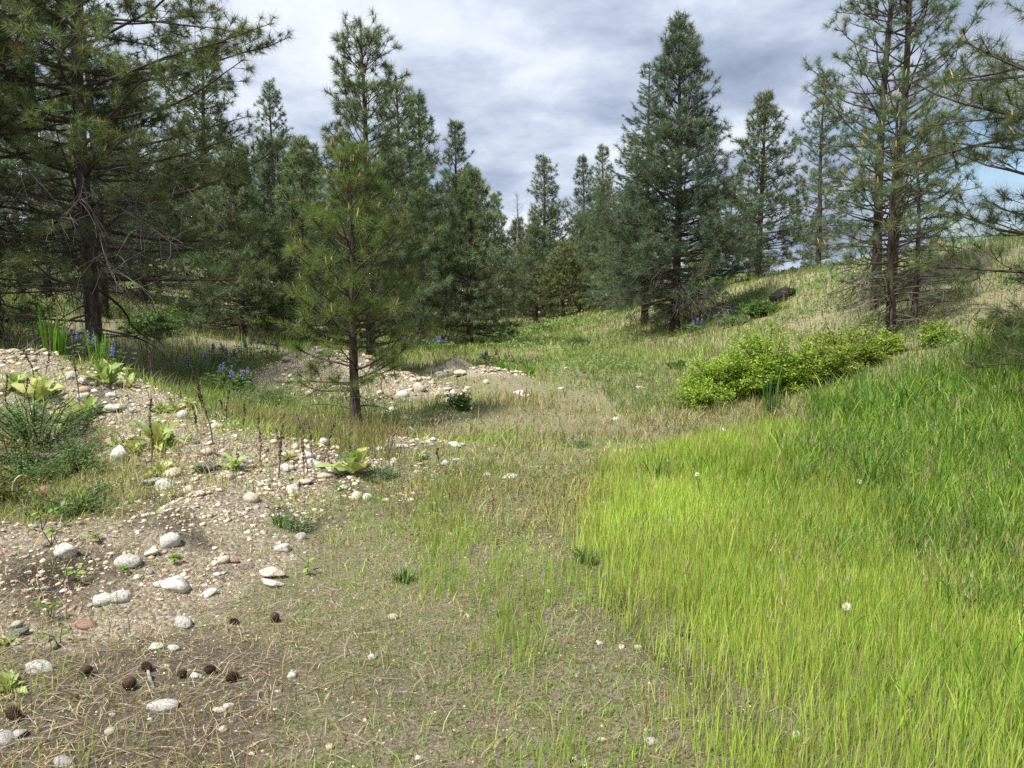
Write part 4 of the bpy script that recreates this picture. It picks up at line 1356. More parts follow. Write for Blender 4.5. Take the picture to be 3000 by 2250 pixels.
    (0.77, 6.68, 0.074, 0.30, 0.80, 'white', 'flat', "small pale stone right on the track"),
    (-0.17, 6.14, 0.053, 0.50, 0.80, 'white', 'lump', "tiny white stone just below the thin flat slab"),
    (2.48, 8.85, 0.119, 0.50, 0.80, 'white', 'block', "white rock in grass below the bright bush"),
    (0.73, 5.79, 0.057, 0.40, 0.80, 'white', 'flat', "small white stone at the rim of the bright grass"),
    (-0.60, 3.71, 0.047, 0.60, 0.80, 'pink', 'lump', "pinkish stone in the thin grass of the track"),
    (-0.23, 3.75, 0.033, 0.60, 0.80, 'pink', 'lump', "small salmon stone in the middle of the track"),
    (0.20, 4.08, 0.041, 0.50, 0.80, 'cream', 'lump', "yellowish stone in the track near the rut"),
    (0.41, 3.44, 0.035, 0.50, 0.80, 'cream', 'flat', "small cream stone left of the rut"),
    (0.51, 3.40, 0.034, 0.50, 0.80, 'pink', 'flat', "small pink-brown stone in the rut"),
    (0.51, 2.64, 0.047, 0.50, 0.70, 'grey', 'lump', "pale stone among green blades at bottom centre"),
    (0.33, 2.66, 0.031, 0.40, 0.80, 'pink', 'flat', "flat pinkish stone in bare soil at bottom centre"),
    (-0.33, 2.54, 0.026, 0.60, 0.80, 'white', 'block', "small white block near the bottom of the track"),
    (0.22, 2.54, 0.026, 0.40, 0.80, 'pink', 'flat', "small pinkish stone at the bottom edge of the track"),
    (1.05, 2.68, 0.038, 0.50, 0.80, 'white', 'lump', "white stone among sparse grass at bottom right"),
    (1.28, 3.64, 0.041, 0.50, 0.80, 'white', 'lump', "white stone in a bare gap of the bright grass"),
]


def place_stone(me, x, y, w, hr, dr, rng, sink=.32):
    o = put("stone", me)
    o.location = (x, y, hz(x, y) + w * hr * (.5 - sink))
    o.scale = (w, w * dr, w * hr)
    o.rotation_euler = (rng.normal() * .12, rng.normal() * .14, rng.uniform(-.7, .7) + (math.pi if rng.random() < .5 else 0))
    return o


def build_stones():
    rng = np.random.default_rng(404)
    lib = {}

    def mesh_for(tint, shape):
        k = (tint, shape, int(rng.integers(0, 3)))
        if k not in lib:
            lib[k] = stone_mesh("stone", 900 + len(lib) * 7, shape, STONE[tint], 3 if shape != 'lump' else 2)
        return lib[k]
    for x, y, w, hr, dr, tint, shape, label in HERO_STONES:
        o = place_stone(mesh_for(tint, shape), x, y, w * 1.12, hr * 1.1, dr, rng, .32)
        tag(o, label, "stone")
    # unnamed cobbles: each its own thing, told apart by nothing
    zones = [
        (60, (-5.0, -1.6, 5.6, 8.4), lambda x, y: (heaps(x, y) > .10), "pale cobble among many on the upper gravel heap", "cobbles on the gravel heap", (.025, .065)),
        (55, (-3.0, -.9, 3.3, 5.4), lambda x, y: gravel_mask(x, y) > .5, "small pale stone among many on the near gravel spill", "stones on the gravel spill", (.022, .055)),
        (22, (-2.0, -.1, 7.1, 8.4), lambda x, y: gravel_mask(x, y) > .4, "small buff stone among many on the low gravel patch", "stones on the low gravel patch", (.03, .07)),
        (34, (-4.8, -.9, 11.6, 14.6), lambda x, y: heaps(x, y) > .12, "white rock among many on the rubble bank behind the young pine", "rocks of the rubble bank", (.06, .20)),
        (12, (-1.8, .4, 13.6, 16.6), lambda x, y: heaps(x, y) > .06, "pale rubble rock on the little far mounds", "rubble of the far mounds", (.05, .13)),
        (8, (-.9, 1.3, 2.4, 9.5), lambda x, y: bright_mask(x, y) < .2, "small whitish stone scattered in the thin grass of the track", "stones in the track", (.02, .05)),
        (16, (-2.0, -.3, 2.4, 3.3), lambda x, y: x < 99, "small pale stone scattered over the foreground pine straw", "stones in the pine straw", (.02, .045)),
    ]
    for cnt, (x0, x1, y0, y1), ok, label, group, (s0, s1) in zones:
        got = 0
        while got < cnt:
            x, y = rng.uniform(x0, x1), rng.uniform(y0, y1)
            if abs(x) > .70 * y or not bool(ok(np.array([x]), np.array([y]))[0]):
                continue
            w = s0 + (s1 - s0) * rng.uniform(0, 1) ** 2
            tint = rng.choice(['white', 'cream', 'grey', 'pink', 'brown'], p=[.34, .34, .17, .09, .06])
            o = place_stone(mesh_for(tint, rng.choice(['lump', 'block', 'flat', 'block'])), x, y, w, rng.uniform(.4, .75), rng.uniform(.6, .95), rng)
            tag(o, label, "stone", group)
            got += 1
    # gravel: too many to count
    V0, F0 = ico(1)
    V0 = V0[:12] if len(V0) == 12 else V0

    def dens(x, y):
        g = gravel_mask(x, y)
        return (g * 760 * np.clip(5.0 / np.maximum(y, 2), .25, 1.2) + 330 * np.clip(4 / np.maximum(y, 1), .2, 1.2) * (y < 7) * (1 - .7 * bright_mask(x, y)) * (1 - g) + soil_mask(x, y) * 260) * (.35 + 1.1 * sstep(.35, .65, fbm(x * 2, y * 2, 71, 3)))
    x, y = scatter(rng, -6.5, 1.4, 1.8, 15, dens, 1150)
    n = len(x)
    s = np.where(heaps(x, y) > .04, .005 + .022 * rng.uniform(0, 1, n) ** 3.2, .003 + .008 * rng.uniform(0, 1, n) ** 3) * np.clip(y / 4.6, .8, 2.2)
    shp = np.stack([s, s * rng.uniform(.6, 1, n), s * rng.uniform(.30, .65, n)], -1)
    a = rng.uniform(0, 6.283, n)
    vv = V0[None] * (1 + rng.uniform(-.38, .38, (n, len(V0), 1))) * shp[:, None]
    ca, sa = np.cos(a)[:, None], np.sin(a)[:, None]
    vx = vv[..., 0] * ca - vv[..., 1] * sa; vy = vv[..., 0] * sa + vv[..., 1] * ca
    z = height(x, y) + s * .02
    V = np.stack([vx + x[:, None], vy + y[:, None], vv[..., 2] + z[:, None]], -1).reshape(-1, 3)
    F = (F0[None] + (np.arange(n) * len(V0))[:, None, None]).reshape(-1, 3)
    C = np.repeat(palette(rng, n, [(4, (.44, .36, .26)), (3, (.56, .48, .37)), (2.5, (.32, .255, .18)), (1.2, (.70, .65, .55)), (.8, (.40, .28, .21)), (1, (.21, .195, .175))], .2), len(V0), 0)
    crumb = np.repeat(gravel_mask(x, y) < .35, len(V0))                          # crumbs of earth away from the heaps
    C = np.where(crumb[:, None], C * np.array([.80, .77, .74]), C)
    m, nt, out = new_mat("gravel")
    at = nt.nodes.new("ShaderNodeAttribute")
    at.attribute_name = "tint"
    p = nt.nodes.new("ShaderNodeBsdfPrincipled")
    p.inputs["Roughness"].default_value = .9
    p.inputs["Specular IOR Level"].default_value = .2
    nt.links.new(at.outputs["Color"], p.inputs["Base Color"])
    nt.links.new(p.outputs[0], out.inputs[0])
    o = put("gravel", mk_mesh("gravel", V, [F], m, C, False))
    tag(o, "loose tan and white gravel over the heaps", "gravel", kind="stuff")
    print("gravel pebbles", n)


build_stones()

# ------------------------------------------------------------------ mulleins, stalks, shrubs, flowers, cones, wood
def leaf_blade(name, length, width, curl, fold, tint, mat, seed, n=6, wavy=.0):
    """an oval leaf along +X that rises and curls over; midrib folded"""
    rng = np.random.default_rng(seed)
    V, C = [], []
    for k in range(n + 1):
        t = k / n
        w = width * (math.sin(math.pi * min(t * .93 + .05, 1)) ** .75) * (.45 + .55 * math.sin(math.pi * t * .8 + .25)) * .5
        if k == n:
            w = .002
        x = length * t * (1 - .12 * curl * t)
        z = length * (.5 * t - curl * t * t)
        q = wavy * rng.normal()
        V += [(x, -w, z + fold * w + q * w), (x, 0, z), (x, w, z + fold * w - q * w)]
        c = np.array(tint) * rng.uniform(.92, 1.08)
        C += [c, c * np.array([1.15, 1.12, 1.2]), c]
    F = []
    for k in range(n):
        a = 3 * k
        F += [(a, a + 1, a + 4, a + 3), (a + 1, a + 2, a + 5, a + 4)]
    return mk_mesh(name, np.array(V), [np.array(F)], mat, np.array(C), True)


MULLEINS = [
    (-4.17, 7.86, .262, "big pale mullein rosette on the heap crest, right of the dark pine's trunk"),
    (-3.91, 7.80, .152, "smaller mullein just right of the big crest rosette"),
    (-4.57, 7.37, .278, "big broad-leaved mullein near the left end of the heap crest"),
    (-4.87, 7.50, .182, "yellowish mullein at the far left of the heap crest"),
    (-4.93, 7.47, .127, "tiny mullein at the left picture edge of the crest"),
    (-4.01, 7.19, .201, "mullein on the heap beside a thin dark stalk"),
    (-4.06, 7.05, .189, "low spreading mullein left of the one by the thin stalk"),
    (-3.27, 7.36, .144, "fresh mullein on the right crest of the heap"),
    (-3.37, 7.33, .125, "yellow-tinged mullein left of the fresh one on the right crest"),
    (-3.19, 7.50, .100, "very small mullein behind the right crest of the heap"),
    (-3.08, 6.57, .250, "large clumped mullein in the middle of the heap slope"),
    (-3.24, 6.45, .158, "yellow-green mullein above the tall quartz rock"),
    (-3.42, 6.57, .113, "small yellowing mullein left of the quartz rock's neighbour"),
    (-2.81, 6.04, .163, "mullein low on the slope below the large clump"),
    (-2.25, 6.07, .164, "dark green mullein beside the slate-grey slab"),
    (-1.93, 6.49, .088, "small mullein behind the tail of the heap"),
    (-2.63, 7.18, .097, "small mullein by the stalk cluster on the crest"),
    (-1.32, 6.25, .254, "big mullein rosette where the heap meets the track"),
    (-.88, 7.10, .113, "lone small mullein on the low gravel patch"),
    (-2.36, 3.42, .073, "pale mullein leaves at the left picture edge below the soil bank"),
    (-2.06, 2.98, .087, "yellow-green mullein at the left edge in the pine straw"),
]
STALKS = [
    (-4.17, 7.33, .73, "thin black stalk rising past the dark pine's foot"),
    (-4.82, 7.24, .35, "stout brown stalk at the left end of the crest"),
    (-4.70, 7.33, .27, "short thick brown stalk before the broad-leaved mullein"),
    (-4.81, 7.88, .41, "knobbly brown stalk behind the left end of the crest"),
    (-4.91, 7.86, .36, "pale-podded stalk furthest left behind the crest"),
    (-3.00, 6.29, .54, "needle-thin dark stalk through the middle mullein clump"),
    (-2.58, 6.52, .72, "tallest dark stalk on the heap, right of its middle"),
    (-2.73, 7.24, .46, "ragged pale-podded stalk right of the tallest one"),
    (-2.83, 6.82, .29, "short bent stalk left of the tallest one"),
    (-2.46, 6.95, .30, "short dark stalk right of the ragged one"),
    (-2.08, 6.24, .43, "leaning brown stalk at the tail of the heap, left of the rest"),
    (-1.88, 6.07, .58, "tall dark-topped stalk at the tail of the heap"),
    (-1.68, 6.06, .50, None), (-1.71, 6.29, .54, None), (-1.71, 6.48, .36, None), (-1.94, 6.32, .35, None), (-1.61, 6.48, .38, None),
    (-3.48, 7.99, .24, "small stalk on the skyline of the crest, right of the mulleins"),
    (-3.78, 8.09, .40, "pale tangled stalk behind the crest mulleins"),
    (-6.48, 13.49, .37, "thin stalk in grass right of the dark pine's trunk"),
    (-3.02, 7.45, .25, "little stalk among the right crest mulleins"),
    (-2.98, 7.82, .19, "stub of a stalk behind the right crest"),
    (-1.40, 6.50, .22, "short stalk standing in the big verge mullein"),
    (-1.18, 7.26, .22, "stalk at the left end of the low gravel patch"),
    (-.69, 7.03, .17, "tiny stalk at the right of the low gravel patch"),
]


def build_mulleins():
    rng = np.random.default_rng(808)
    cols = [(.28, .37, .14), (.34, .41, .15), (.23, .33, .12), (.42, .43, .16)]
    leaves = [leaf_blade("leaf", 1.0, .34,   .16 + .15 * (k % 3), .45, cols[k % 4], M_MULLEIN, 60 + k, 6, .45) for k in range(8)]
    for x, y, s, label in MULLEINS:
        root = empty("mullein_plant", (x, y, hz(x, y) - .01), rng.uniform(0, 6.28))
        tag(root, label, "mullein", "mullein rosettes")
        nl = int(rng.integers(9, 14)) + (4 if s > .2 else 0)
        for k in range(nl):
            inner = k / nl
            o = put("leaf", leaves[int(rng.integers(0, 8))], root)
            sc = s * 1.2 * (1.05 - .35 * inner) * rng.uniform(.6, 1.15)
            o.scale = (sc, sc * rng.uniform(.8, 1.1), sc)
            o.rotation_euler = (rng.normal() * .15, -R(26 + 52 * inner) + R(26), k * 2.399 + rng.normal() * .2)
            o.location = (0, 0, .004 * k * s / .2)
    for k, (x, y, h, label) in enumerate(STALKS):
        root = empty("dead_mullein_stalk", (x, y, hz(x, y) - .02))
        tag(root, label or "brown dead stalk in the cluster at the heap's tail", "dead stalk", "dead mullein stalks" if label else "stalks clustered at the heap's tail")
        ln = rng.normal(size=2) * .11
        t = Tubes()
        zs = np.linspace(0, 1, 8)
        pts = np.array([[ln[0] * h * z ** 1.5 * 1.5 + .006 * math.sin(z * 9 + k), ln[1] * h * z ** 1.5 * 1.5, h * z] for z in zs])
        t.add(pts, np.linspace(.0055, .0028, 8) * (1.4 if h < .36 and k < 4 else 1.0))
        put("stem", t.mesh("stem", M_STALK, 6), root)
        V0, F0 = ico(1)
        VV, FF = [], []
        m = int(26 + 80 * h)
        for q in range(m):
            a = rng.uniform(.38, 1.0)
            p = np.array([np.interp(a, zs, pts[:, c]) for c in range(3)])
            r = rng.uniform(.003, .0075)
            an = rng.uniform(0, 6.28)
            VV.append(V0 * (r, r, r * 1.25) * rng.uniform(.7, 1.2, (len(V0), 1)) + p + np.array([math.cos(an), math.sin(an), 0]) * .008)
            FF.append(F0 + len(V0) * q)
        put("seed_head", mk_mesh("seed_head", np.concatenate(VV), [np.concatenate(FF)], M_STALK), root)["kind"] = "stuff"


def diamond_leaves(rng, B, D, s, wid, cols, lift=.0):
    """flat pointed leaves: base points B, directions D"""
    n = len(B)
    D = unit(D)
    S = unit(np.cross(D, np.array([0, 0, 1.0]) + rng.normal(size=(n, 3)) * .45))
    Nn = np.cross(S, D)
    f = D * s[:, None]; g = S * (s * wid * .5)[:, None]
    V = np.stack([B, B + f * .45 - g, B + f + Nn * (s * lift)[:, None], B + f * .45 + g], 1).reshape(-1, 3)
    return V, np.arange(4 * n).reshape(-1, 4), np.repeat(cols, 4, 0)


BUSHES = [
    (2.72, 11.0, .52, .36, 'lime', "small lime-leaved bush at the left end of the bright thicket"),
    (3.25, 11.6, .70, .62, 'lime', "rounded lime-yellow bush second from the left in the thicket"),
    (4.00, 11.9, .85, .82, 'lime', "highest brightest yellow-green bush in the middle of the thicket"),
    (4.85, 12.1, .75, .66, 'lime2', "yellow-green bush on the right of the thicket's middle"),
    (5.50, 12.8, .75, .70, 'lime2', "looser yellow-green bush just left of the small leaning pine's foot"),
    (6.45, 13.2, .40, .36, 'lime2', "thin yellow-green bush around the small leaning pine's foot"),
    (7.00, 12.6, .42, .34, 'lime2', "thin bush right of the twin pines' foot above tall grass"),
    (7.55, 11.6, .55, .40, 'rose', "low bush with reddish and yellow leaves near the right edge"),
    (6.85, 21.3, .75, .50, 'dark', "dark green bush midway up the right hillside"),
    (6.10, 21.0, .45, .28, 'sage', "low greyish bush left of the dark hillside bush"),
    (-4.15, 6.62, .55, .50, 'lupine', "leafy green bush at the left of the heap below the broad-leaved mullein"),
    (-3.95, 6.02, .58, .30, 'lupine', "spreading grey-green bush above the weathered log's tip"),
    (-4.35, 6.25, .50, .34, 'rose', "dark low bush with a few red leaves at the left edge"),
    (-3.55, 6.10, .30, .22, 'dark', "small fresh-leaved bush right of the grey-green one"),
    (-4.45, 6.95, .40, .34, 'lupine', "leafy bush at the left edge under the heap crest"),
    (-3.72, 6.45, .28, .22, 'sage', "soft grey weed clump right of the leafy heap bush"),
    (-3.15, 5.42, .34, .16, 'dark', "low green weeds filling the dip just behind the near heap's lip"),
    (-3.95, 5.50, .50, .24, 'rose', "mixed weeds behind the near heap's lip at the left edge"),
    (-1.10, 6.30, .17, .18, 'sage', "grey-green bush beside the big verge mullein"),
    (-8.85, 26.9, 1.2, .70, 'lime2', "yellow-green bush in the wood right of the tall dark pine"),
    (-8.10, 24.2, .9, .45, 'lime2', "low yellow-green bush before the slim dark trunk in the wood"),
    (-10.70, 16.6, .9, .60, 'dark', "dark bush in deep shade between the left pines"),
    (-8.86, 18.9, .8, .50, 'dark', "dark green bush behind the tall dark pine's bare limbs"),
    (-4.60, 12.3, .55, .34, 'dark', "lush green weed clump in the hollow behind the heap"),
    (-3.70, 11.4, .50, .30, 'sage', "soft green weed clump left of the young pine"),
    (2.10, 24.3, .50, .32, 'sage', "small bush in the middle of the draw's far grass"),
    (.67, 8.16, .22, .13, 'sage', "silvery low plant in the middle of the track"),
    (-1.48, 5.05, .16, .10, 'sage', "soft grey-green low plant at the margin of the gravel spill"),
    (-.75, 10.6, .22, .30, 'dark', "dark narrow seedling plant right of the young pine"),
    (3.6, 16.6, .30, .22, 'dark', "small dark plant in dry grass above the thicket's left end"),
]
BUSH_COL = {
    'lime': [(5, (.28, .41, .05)), (3.5, (.19, .31, .045)), (1, (.37, .45, .08))],
    'lime2': [(4, (.25, .34, .05)), (3, (.17, .27, .045)), (1.5, (.34, .37, .08))],
    'dark': [(4, (.105, .19, .045)), (3, (.08, .15, .04)), (1, (.15, .23, .06))],
    'sage': [(4, (.16, .22, .11)), (3, (.12, .18, .075)), (1, (.21, .26, .15))],
    'rose': [(4, (.10, .16, .04)), (2, (.20, .25, .05)), (1, (.30, .10, .05))],
    'lupine': [(4, (.13, .235, .07)), (3, (.10, .19, .06)), (1, (.19, .29, .11))],
}


def build_bushes():
    rng = np.random.default_rng(909)
    for x, y, r, h, kind, label in BUSHES:
        root = empty("leafy_bush", (x, y, hz(x, y) - .02))
        tag(root, label, "bush")
        st = Tubes()
        B, D = [], []
        far = y > 15
        h *= 1.2 if kind.startswith('lime') else 1.0
        ns = int(np.clip(50 * r / .5 * (.6 + h), 16, 140))
        for k in range(ns):
            az = rng.uniform(0, 6.28)
            rr = r * math.sqrt(rng.uniform(0, 1))
            hh = h * math.sqrt(max(.05, 1 - (rr / r) ** 2 * .8)) * (rng.uniform(.5, 1.02) if rng.random() < .88 else rng.uniform(1.0, 1.25))
            p0 = np.array([math.cos(az) * rr * .25, math.sin(az) * rr * .25, 0]) + rng.normal(size=3) * (.04 * r, .04 * r, 0)
            p3 = np.array([math.cos(az) * rr, math.sin(az) * rr, hh])
            p1 = p0 + (p3 - p0) * (.25, .25, .45); p2 = p0 + (p3 - p0) * (.6, .6, .8)
            pts = np.array([p0, p1, p2, p3]) + rng.normal(size=(4, 3)) * .02 * r
            st.add(pts, np.array([.007, .005, .004, .002]) * min(1.5, .6 + r))
            m = int((34 if kind == 'lime' else 26 if not far else 12) * (.5 + h))
            for q in range(m):
                a = rng.uniform(.25, 1.0); f = a * 3; i = min(int(f), 2)
                p = pts[i] + (pts[i + 1] - pts[i]) * (f - i)
                sd = unit(np.array([math.cos(az), math.sin(az), 0]) * .4 + rng.normal(size=3) * (1, 1, .25))
                sl = rng.uniform(.04, .13) * min(1.4, .55 + r)
                for w_ in range(4 if kind != 'sage' else 5):
                    B.append(p + sd * sl * (w_ + .5) / 4 + rng.normal(size=3) * .008)
                    D.append(sd + rng.normal(size=3) * (.9, .9, .3) + np.array([0, 0, .15]))
        B = np.array(B); D = np.array(D)
        n = len(B)
        B[:, 2] = np.maximum(B[:, 2], .01)
        s = rng.uniform(.022, .042, n) * np.clip(y / 10, .7, 2.0)
        V, F, C = diamond_leaves(rng, B, D, s, .55 if kind not in ('sage', 'lupine') else .3, palette(rng, n, BUSH_COL[kind], .32), .1)
        put("stems", st.mesh("stems", M_TWIG, 4), root)["kind"] = "stuff"
        put("foliage", mk_mesh("foliage", V, [F], M_LEAF, C), root)["kind"] = "stuff"


LUPINES = [
    (-6.06, 15.7, "lupine clump furthest left in the sunny hollow"), (-5.83, 16.9, "lupine clump with many spikes in the hollow behind the heap"),
    (-5.50, 17.3, "tallest blue lupines in the hollow beside the rubble bank"), (-5.60, 15.2, "lupine clump in front of the tallest blue ones"),
    (-5.44, 13.3, "lupine at the right of the dark pine's bare limbs"), (-4.63, 12.0, "lupine among lush weeds in the hollow"),
    (-4.20, 11.8, "lupine on the right among lush weeds in the hollow"), (-4.95, 8.9, "lupine behind the left end of the heap crest"),
    (-4.55, 8.75, "blue lupine just right of the dark pine's trunk foot"), (-2.35, 22.1, "pale lupine patch under the far bushy dark pine"),
    (-1.87, 21.3, "pale lupine patch right of the one under the dark pine"), (-2.9, 21.4, "pale lupine patch left of the one under the dark pine"),
    (5.94, 21.7, "lupine on the hillside right of the large dense pine"), (5.12, 21.5, "lupine at the foot of the large dense pine"),
    (6.6, 22.8, "lupine highest on the hillside near the dark bush"), (-.56, 17.6, "single pale lupine beside the far mounds"),
]


def build_lupines():
    rng = np.random.default_rng(1001)
    for x, y, label in LUPINES:
        root = empty("lupine_plant", (x, y, hz(x, y) - .01))
        tag(root, label, "lupine")
        B, D = [], []
        st = Tubes()
        big = np.clip(y / 12, .8, 1.6)
        for k in range(26):
            az = rng.uniform(0, 6.28); rr = .26 * math.sqrt(rng.uniform(0, 1)); hh = rng.uniform(.12, .34)
            p = np.array([math.cos(az) * rr, math.sin(az) * rr, hh])
            st.add([[p[0] * .3, p[1] * .3, 0], [p[0] * .7, p[1] * .7, hh * .7], p], [.004, .003, .002])
            for q in range(8):
                a = q * 6.283 / 8
                B.append(p); D.append([math.cos(a), math.sin(a), .35])
        n = len(B)
        V, F, C = diamond_leaves(rng, np.array(B), np.array(D), rng.uniform(.035, .06, n) * big, .3, palette(rng, n, BUSH_COL['lupine']), .1)
        put("stems", st.mesh("stems", M_STALK, 3), root)["kind"] = "stuff"
        put("foliage", mk_mesh("foliage", V, [F], M_LEAF, C), root)["kind"] = "stuff"
        for k in range(int(rng.integers(3, 6))):
            az = rng.uniform(0, 6.28); rr = .22 * math.sqrt(rng.uniform(0, 1))
            p = np.array([math.cos(az) * rr, math.sin(az) * rr, rng.uniform(.26, .36)])
            L = rng.uniform(.10, .18)
            m = 46
            zz = rng.uniform(0, 1, m); aa = rng.uniform(0, 6.283, m)
            rad = (.020 * (1 - .75 * zz) + .003) * big
            BB = p + np.stack([np.cos(aa) * rad * .3, np.sin(aa) * rad * .3, zz * L], -1)
            DD = np.stack([np.cos(aa), np.sin(aa), np.full(m, .45)], -1)
            V, F, C = diamond_leaves(rng, BB, DD, (rad + .008) * 1.1, .85, palette(rng, m, [(4, (.17, .17, .42)), (3, (.24, .25, .50)), (1.5, (.40, .40, .60))]), .2)
            put("flower_spike", mk_mesh("flower_spike", V, [F], M_PETAL, C), root)["kind"] = "stuff"


CLUMPS = [
    (3.87, 9.55, .42, 34, 'iris', "dark upright grass clump below the thicket, right one of the pair"),
    (3.36, 9.90, .62, 22, 'iris', "tall stiff sword-leaved clump below the thicket"),
    (2.82, 5.94, .42, 60, 'deep', "dense dark green grass tuft in the tall grass"),
    (1.91, 4.34, .30, 34, 'deep', "arching grass clump at the inner edge of the bright grass"),
    (2.23, 3.64, .26, 70, 'deep', "wide dark tuft low at the right edge"),
    (1.22, 6.40, .30, 30, 'deep', "loose broad-bladed tuft at the top of the bright grass"),
    (4.53, 8.70, .45, 40, 'deep', "dark tuft in the tall grass under the thicket's right end"),
    (-.15, 14.9, .38, 90, 'deep', "bright green grass tuft behind the brown earth mound"),
    (.35, 15.6, .36, 80, 'deep', "bright green grass tuft right of the one behind the earth mound"),
    (-5.35, 8.95, .55, 40, 'iris', "tall loose grass tuft on the crest left of the dark pine's trunk"),
    (-4.75, 8.85, .50, 36, 'iris', "tall grass tuft on the crest touching the dark pine's trunk"),
    (-.62, 4.25, .10, 60, 'deep', "small green tuft in the track below the gravel spill"),
    (-1.55, 5.0, .12, 40, 'deep', "small grass tuft at the right margin of the gravel spill"),
    (.45, 4.55, .12, 70, 'deep', "low fresh tuft in the track left of the bright grass"),
]


def build_clumps():
    rng = np.random.default_rng(1103)
    for x, y, h, n, kind, label in CLUMPS:
        r = .035 + h * .16
        a = rng.uniform(0, 6.283, n); rr = r * np.sqrt(rng.uniform(0, 1, n))
        px, py = x + np.cos(a) * rr, y + np.sin(a) * rr
        stiff = kind == 'iris'
        hh = h * rng.uniform(.55, 1.15, n)
        V, Q, T, C = blades(rng, px, py, hh, rng.uniform(.007, .013, n) * np.clip(y / 5.5, .7, 2) * (1.25 if stiff else 1), rng.uniform(.03, .22, n) if stiff else rng.uniform(.1, .9, n),
                            palette(rng, n, [(3, (.075, .165, .035)), (2, (.10, .21, .03)), (1, (.055, .12, .03))] if y < 13 and not (y > 8 and x < 0) else [(3, (.15, .29, .03)), (2, (.10, .21, .03))]), 5, .1 if stiff else .4, -.01, a + rng.normal(0, .5, n))
        z0 = hz(x, y)
        V = V - np.array([x, y, z0])
        o = put("grass_clump", mk_mesh("grass_clump", V, list(Q) + [T], M_GRASS, C))
        o.location = (x, y, z0)
        tag(o, label, "grass clump")


SPRIGS = [
    (-2.64, 4.27, .15, 16, "leafy wild rose sprig at the lip of the near heap"), (-2.33, 3.90, .12, 14, "sprig with paired bright leaves on the dark soil"),
    (-2.30, 3.67, .12, 13, "darker leafy sprig below the one with paired bright leaves"), (-2.09, 3.39, .10, 10, "upright sprig at the foot of the soil bank"),
    (-2.80, 4.45, .16, 14, "sprig half behind the heap's lip at the left edge"), (-2.38, 4.32, .07, 10, "dark glossy sprig above the rounded boulder's right"),
    (-1.93, 4.24, .05, 12, "creeping row of little leaves right of the long stone"), (-2.11, 4.10, .05, 9, "leaves sprouting from under the long grey-white stone"),
    (-3.43, 6.67, .14, 12, "green sprig in brown grass left of the middle mullein"), (-1.34, 5.90, .09, 10, "sprig among rubble at the tail of the heap"),
    (-1.75, 5.95, .09, 10, "sprig under the stalk cluster at the heap's tail"), (-2.45, 6.0, .08, 10, "sprig in the rubble right of the slate-grey slab"),
    (-1.20, 4.35, .07, 8, "tiny sprig at the track's left margin"),
]


def build_sprigs():
    rng = np.random.default_rng(1201)
    leaves = [leaf_blade("leaf", 1.0, .62, .25, .15, c, M_LEAF, 160 + k, 4) for k, c in enumerate([(.12, .24, .035), (.17, .31, .045), (.085, .17, .03), (.22, .32, .06)])]
    for x, y, h, n, label in SPRIGS:
        root = empty("leafy_sprig", (x, y, hz(x, y) - .005), rng.uniform(0, 6.28))
        tag(root, label, "sprig")
        t = Tubes()
        arms = []
        for k in range(max(2, n // 5)):
            az = rng.uniform(0, 6.28)
            p = np.array([[0, 0, 0], [math.cos(az) * h * .25, math.sin(az) * h * .25, h * .6], [math.cos(az) * h * .7, math.sin(az) * h * .7, h * rng.uniform(.75, 1.05)]])
            arms.append((p, az))
            t.add(p, [.0028, .0022, .0015])
        put("stem", t.mesh("stem", M_TWIG, 4), root)
        for k in range(n):
            p, az = arms[k % len(arms)]
            a = rng.uniform(.45, 1.0) * 2; i = min(int(a), 1)
            q = p[i] + (p[i + 1] - p[i]) * (a - i)
            o = put("leaf", leaves[int(rng.integers(0, 4))], root)
            o.location = q
            s = rng.uniform(.028, .046)
            o.scale = (s, s, s)
            o.rotation_euler = (rng.normal() * .3, R(20) + rng.normal() * .3, az + rng.choice([-1.2, 1.2]) + rng.normal() * .3)


CONES = [
    (-1.84, 3.14, .105, "open pine cone furthest left of the row in the straw"), (-1.60, 3.04, .085, "flattened dark cone below the row"),
    (-1.56, 3.16, .085, "cone next to a pale wood chip"), (-1.43, 3.12, .075, "broken cone in the middle of the row"),
    (-1.33, 3.16, .085, "cone second from the right of the row"), (-1.21, 3.08, .080, "upright cone at the right end of the row"),
    (-1.40, 3.65, .075, "cone beside a small green leaf above the row"), (-1.19, 3.70, .085, "cone in thin grass at the gravel's edge"),
    (-1.86, 2.74, .095, "dark cone at the lower left edge"), (-1.76, 2.93, .060, "small cone under the leftmost cone of the row"),
]


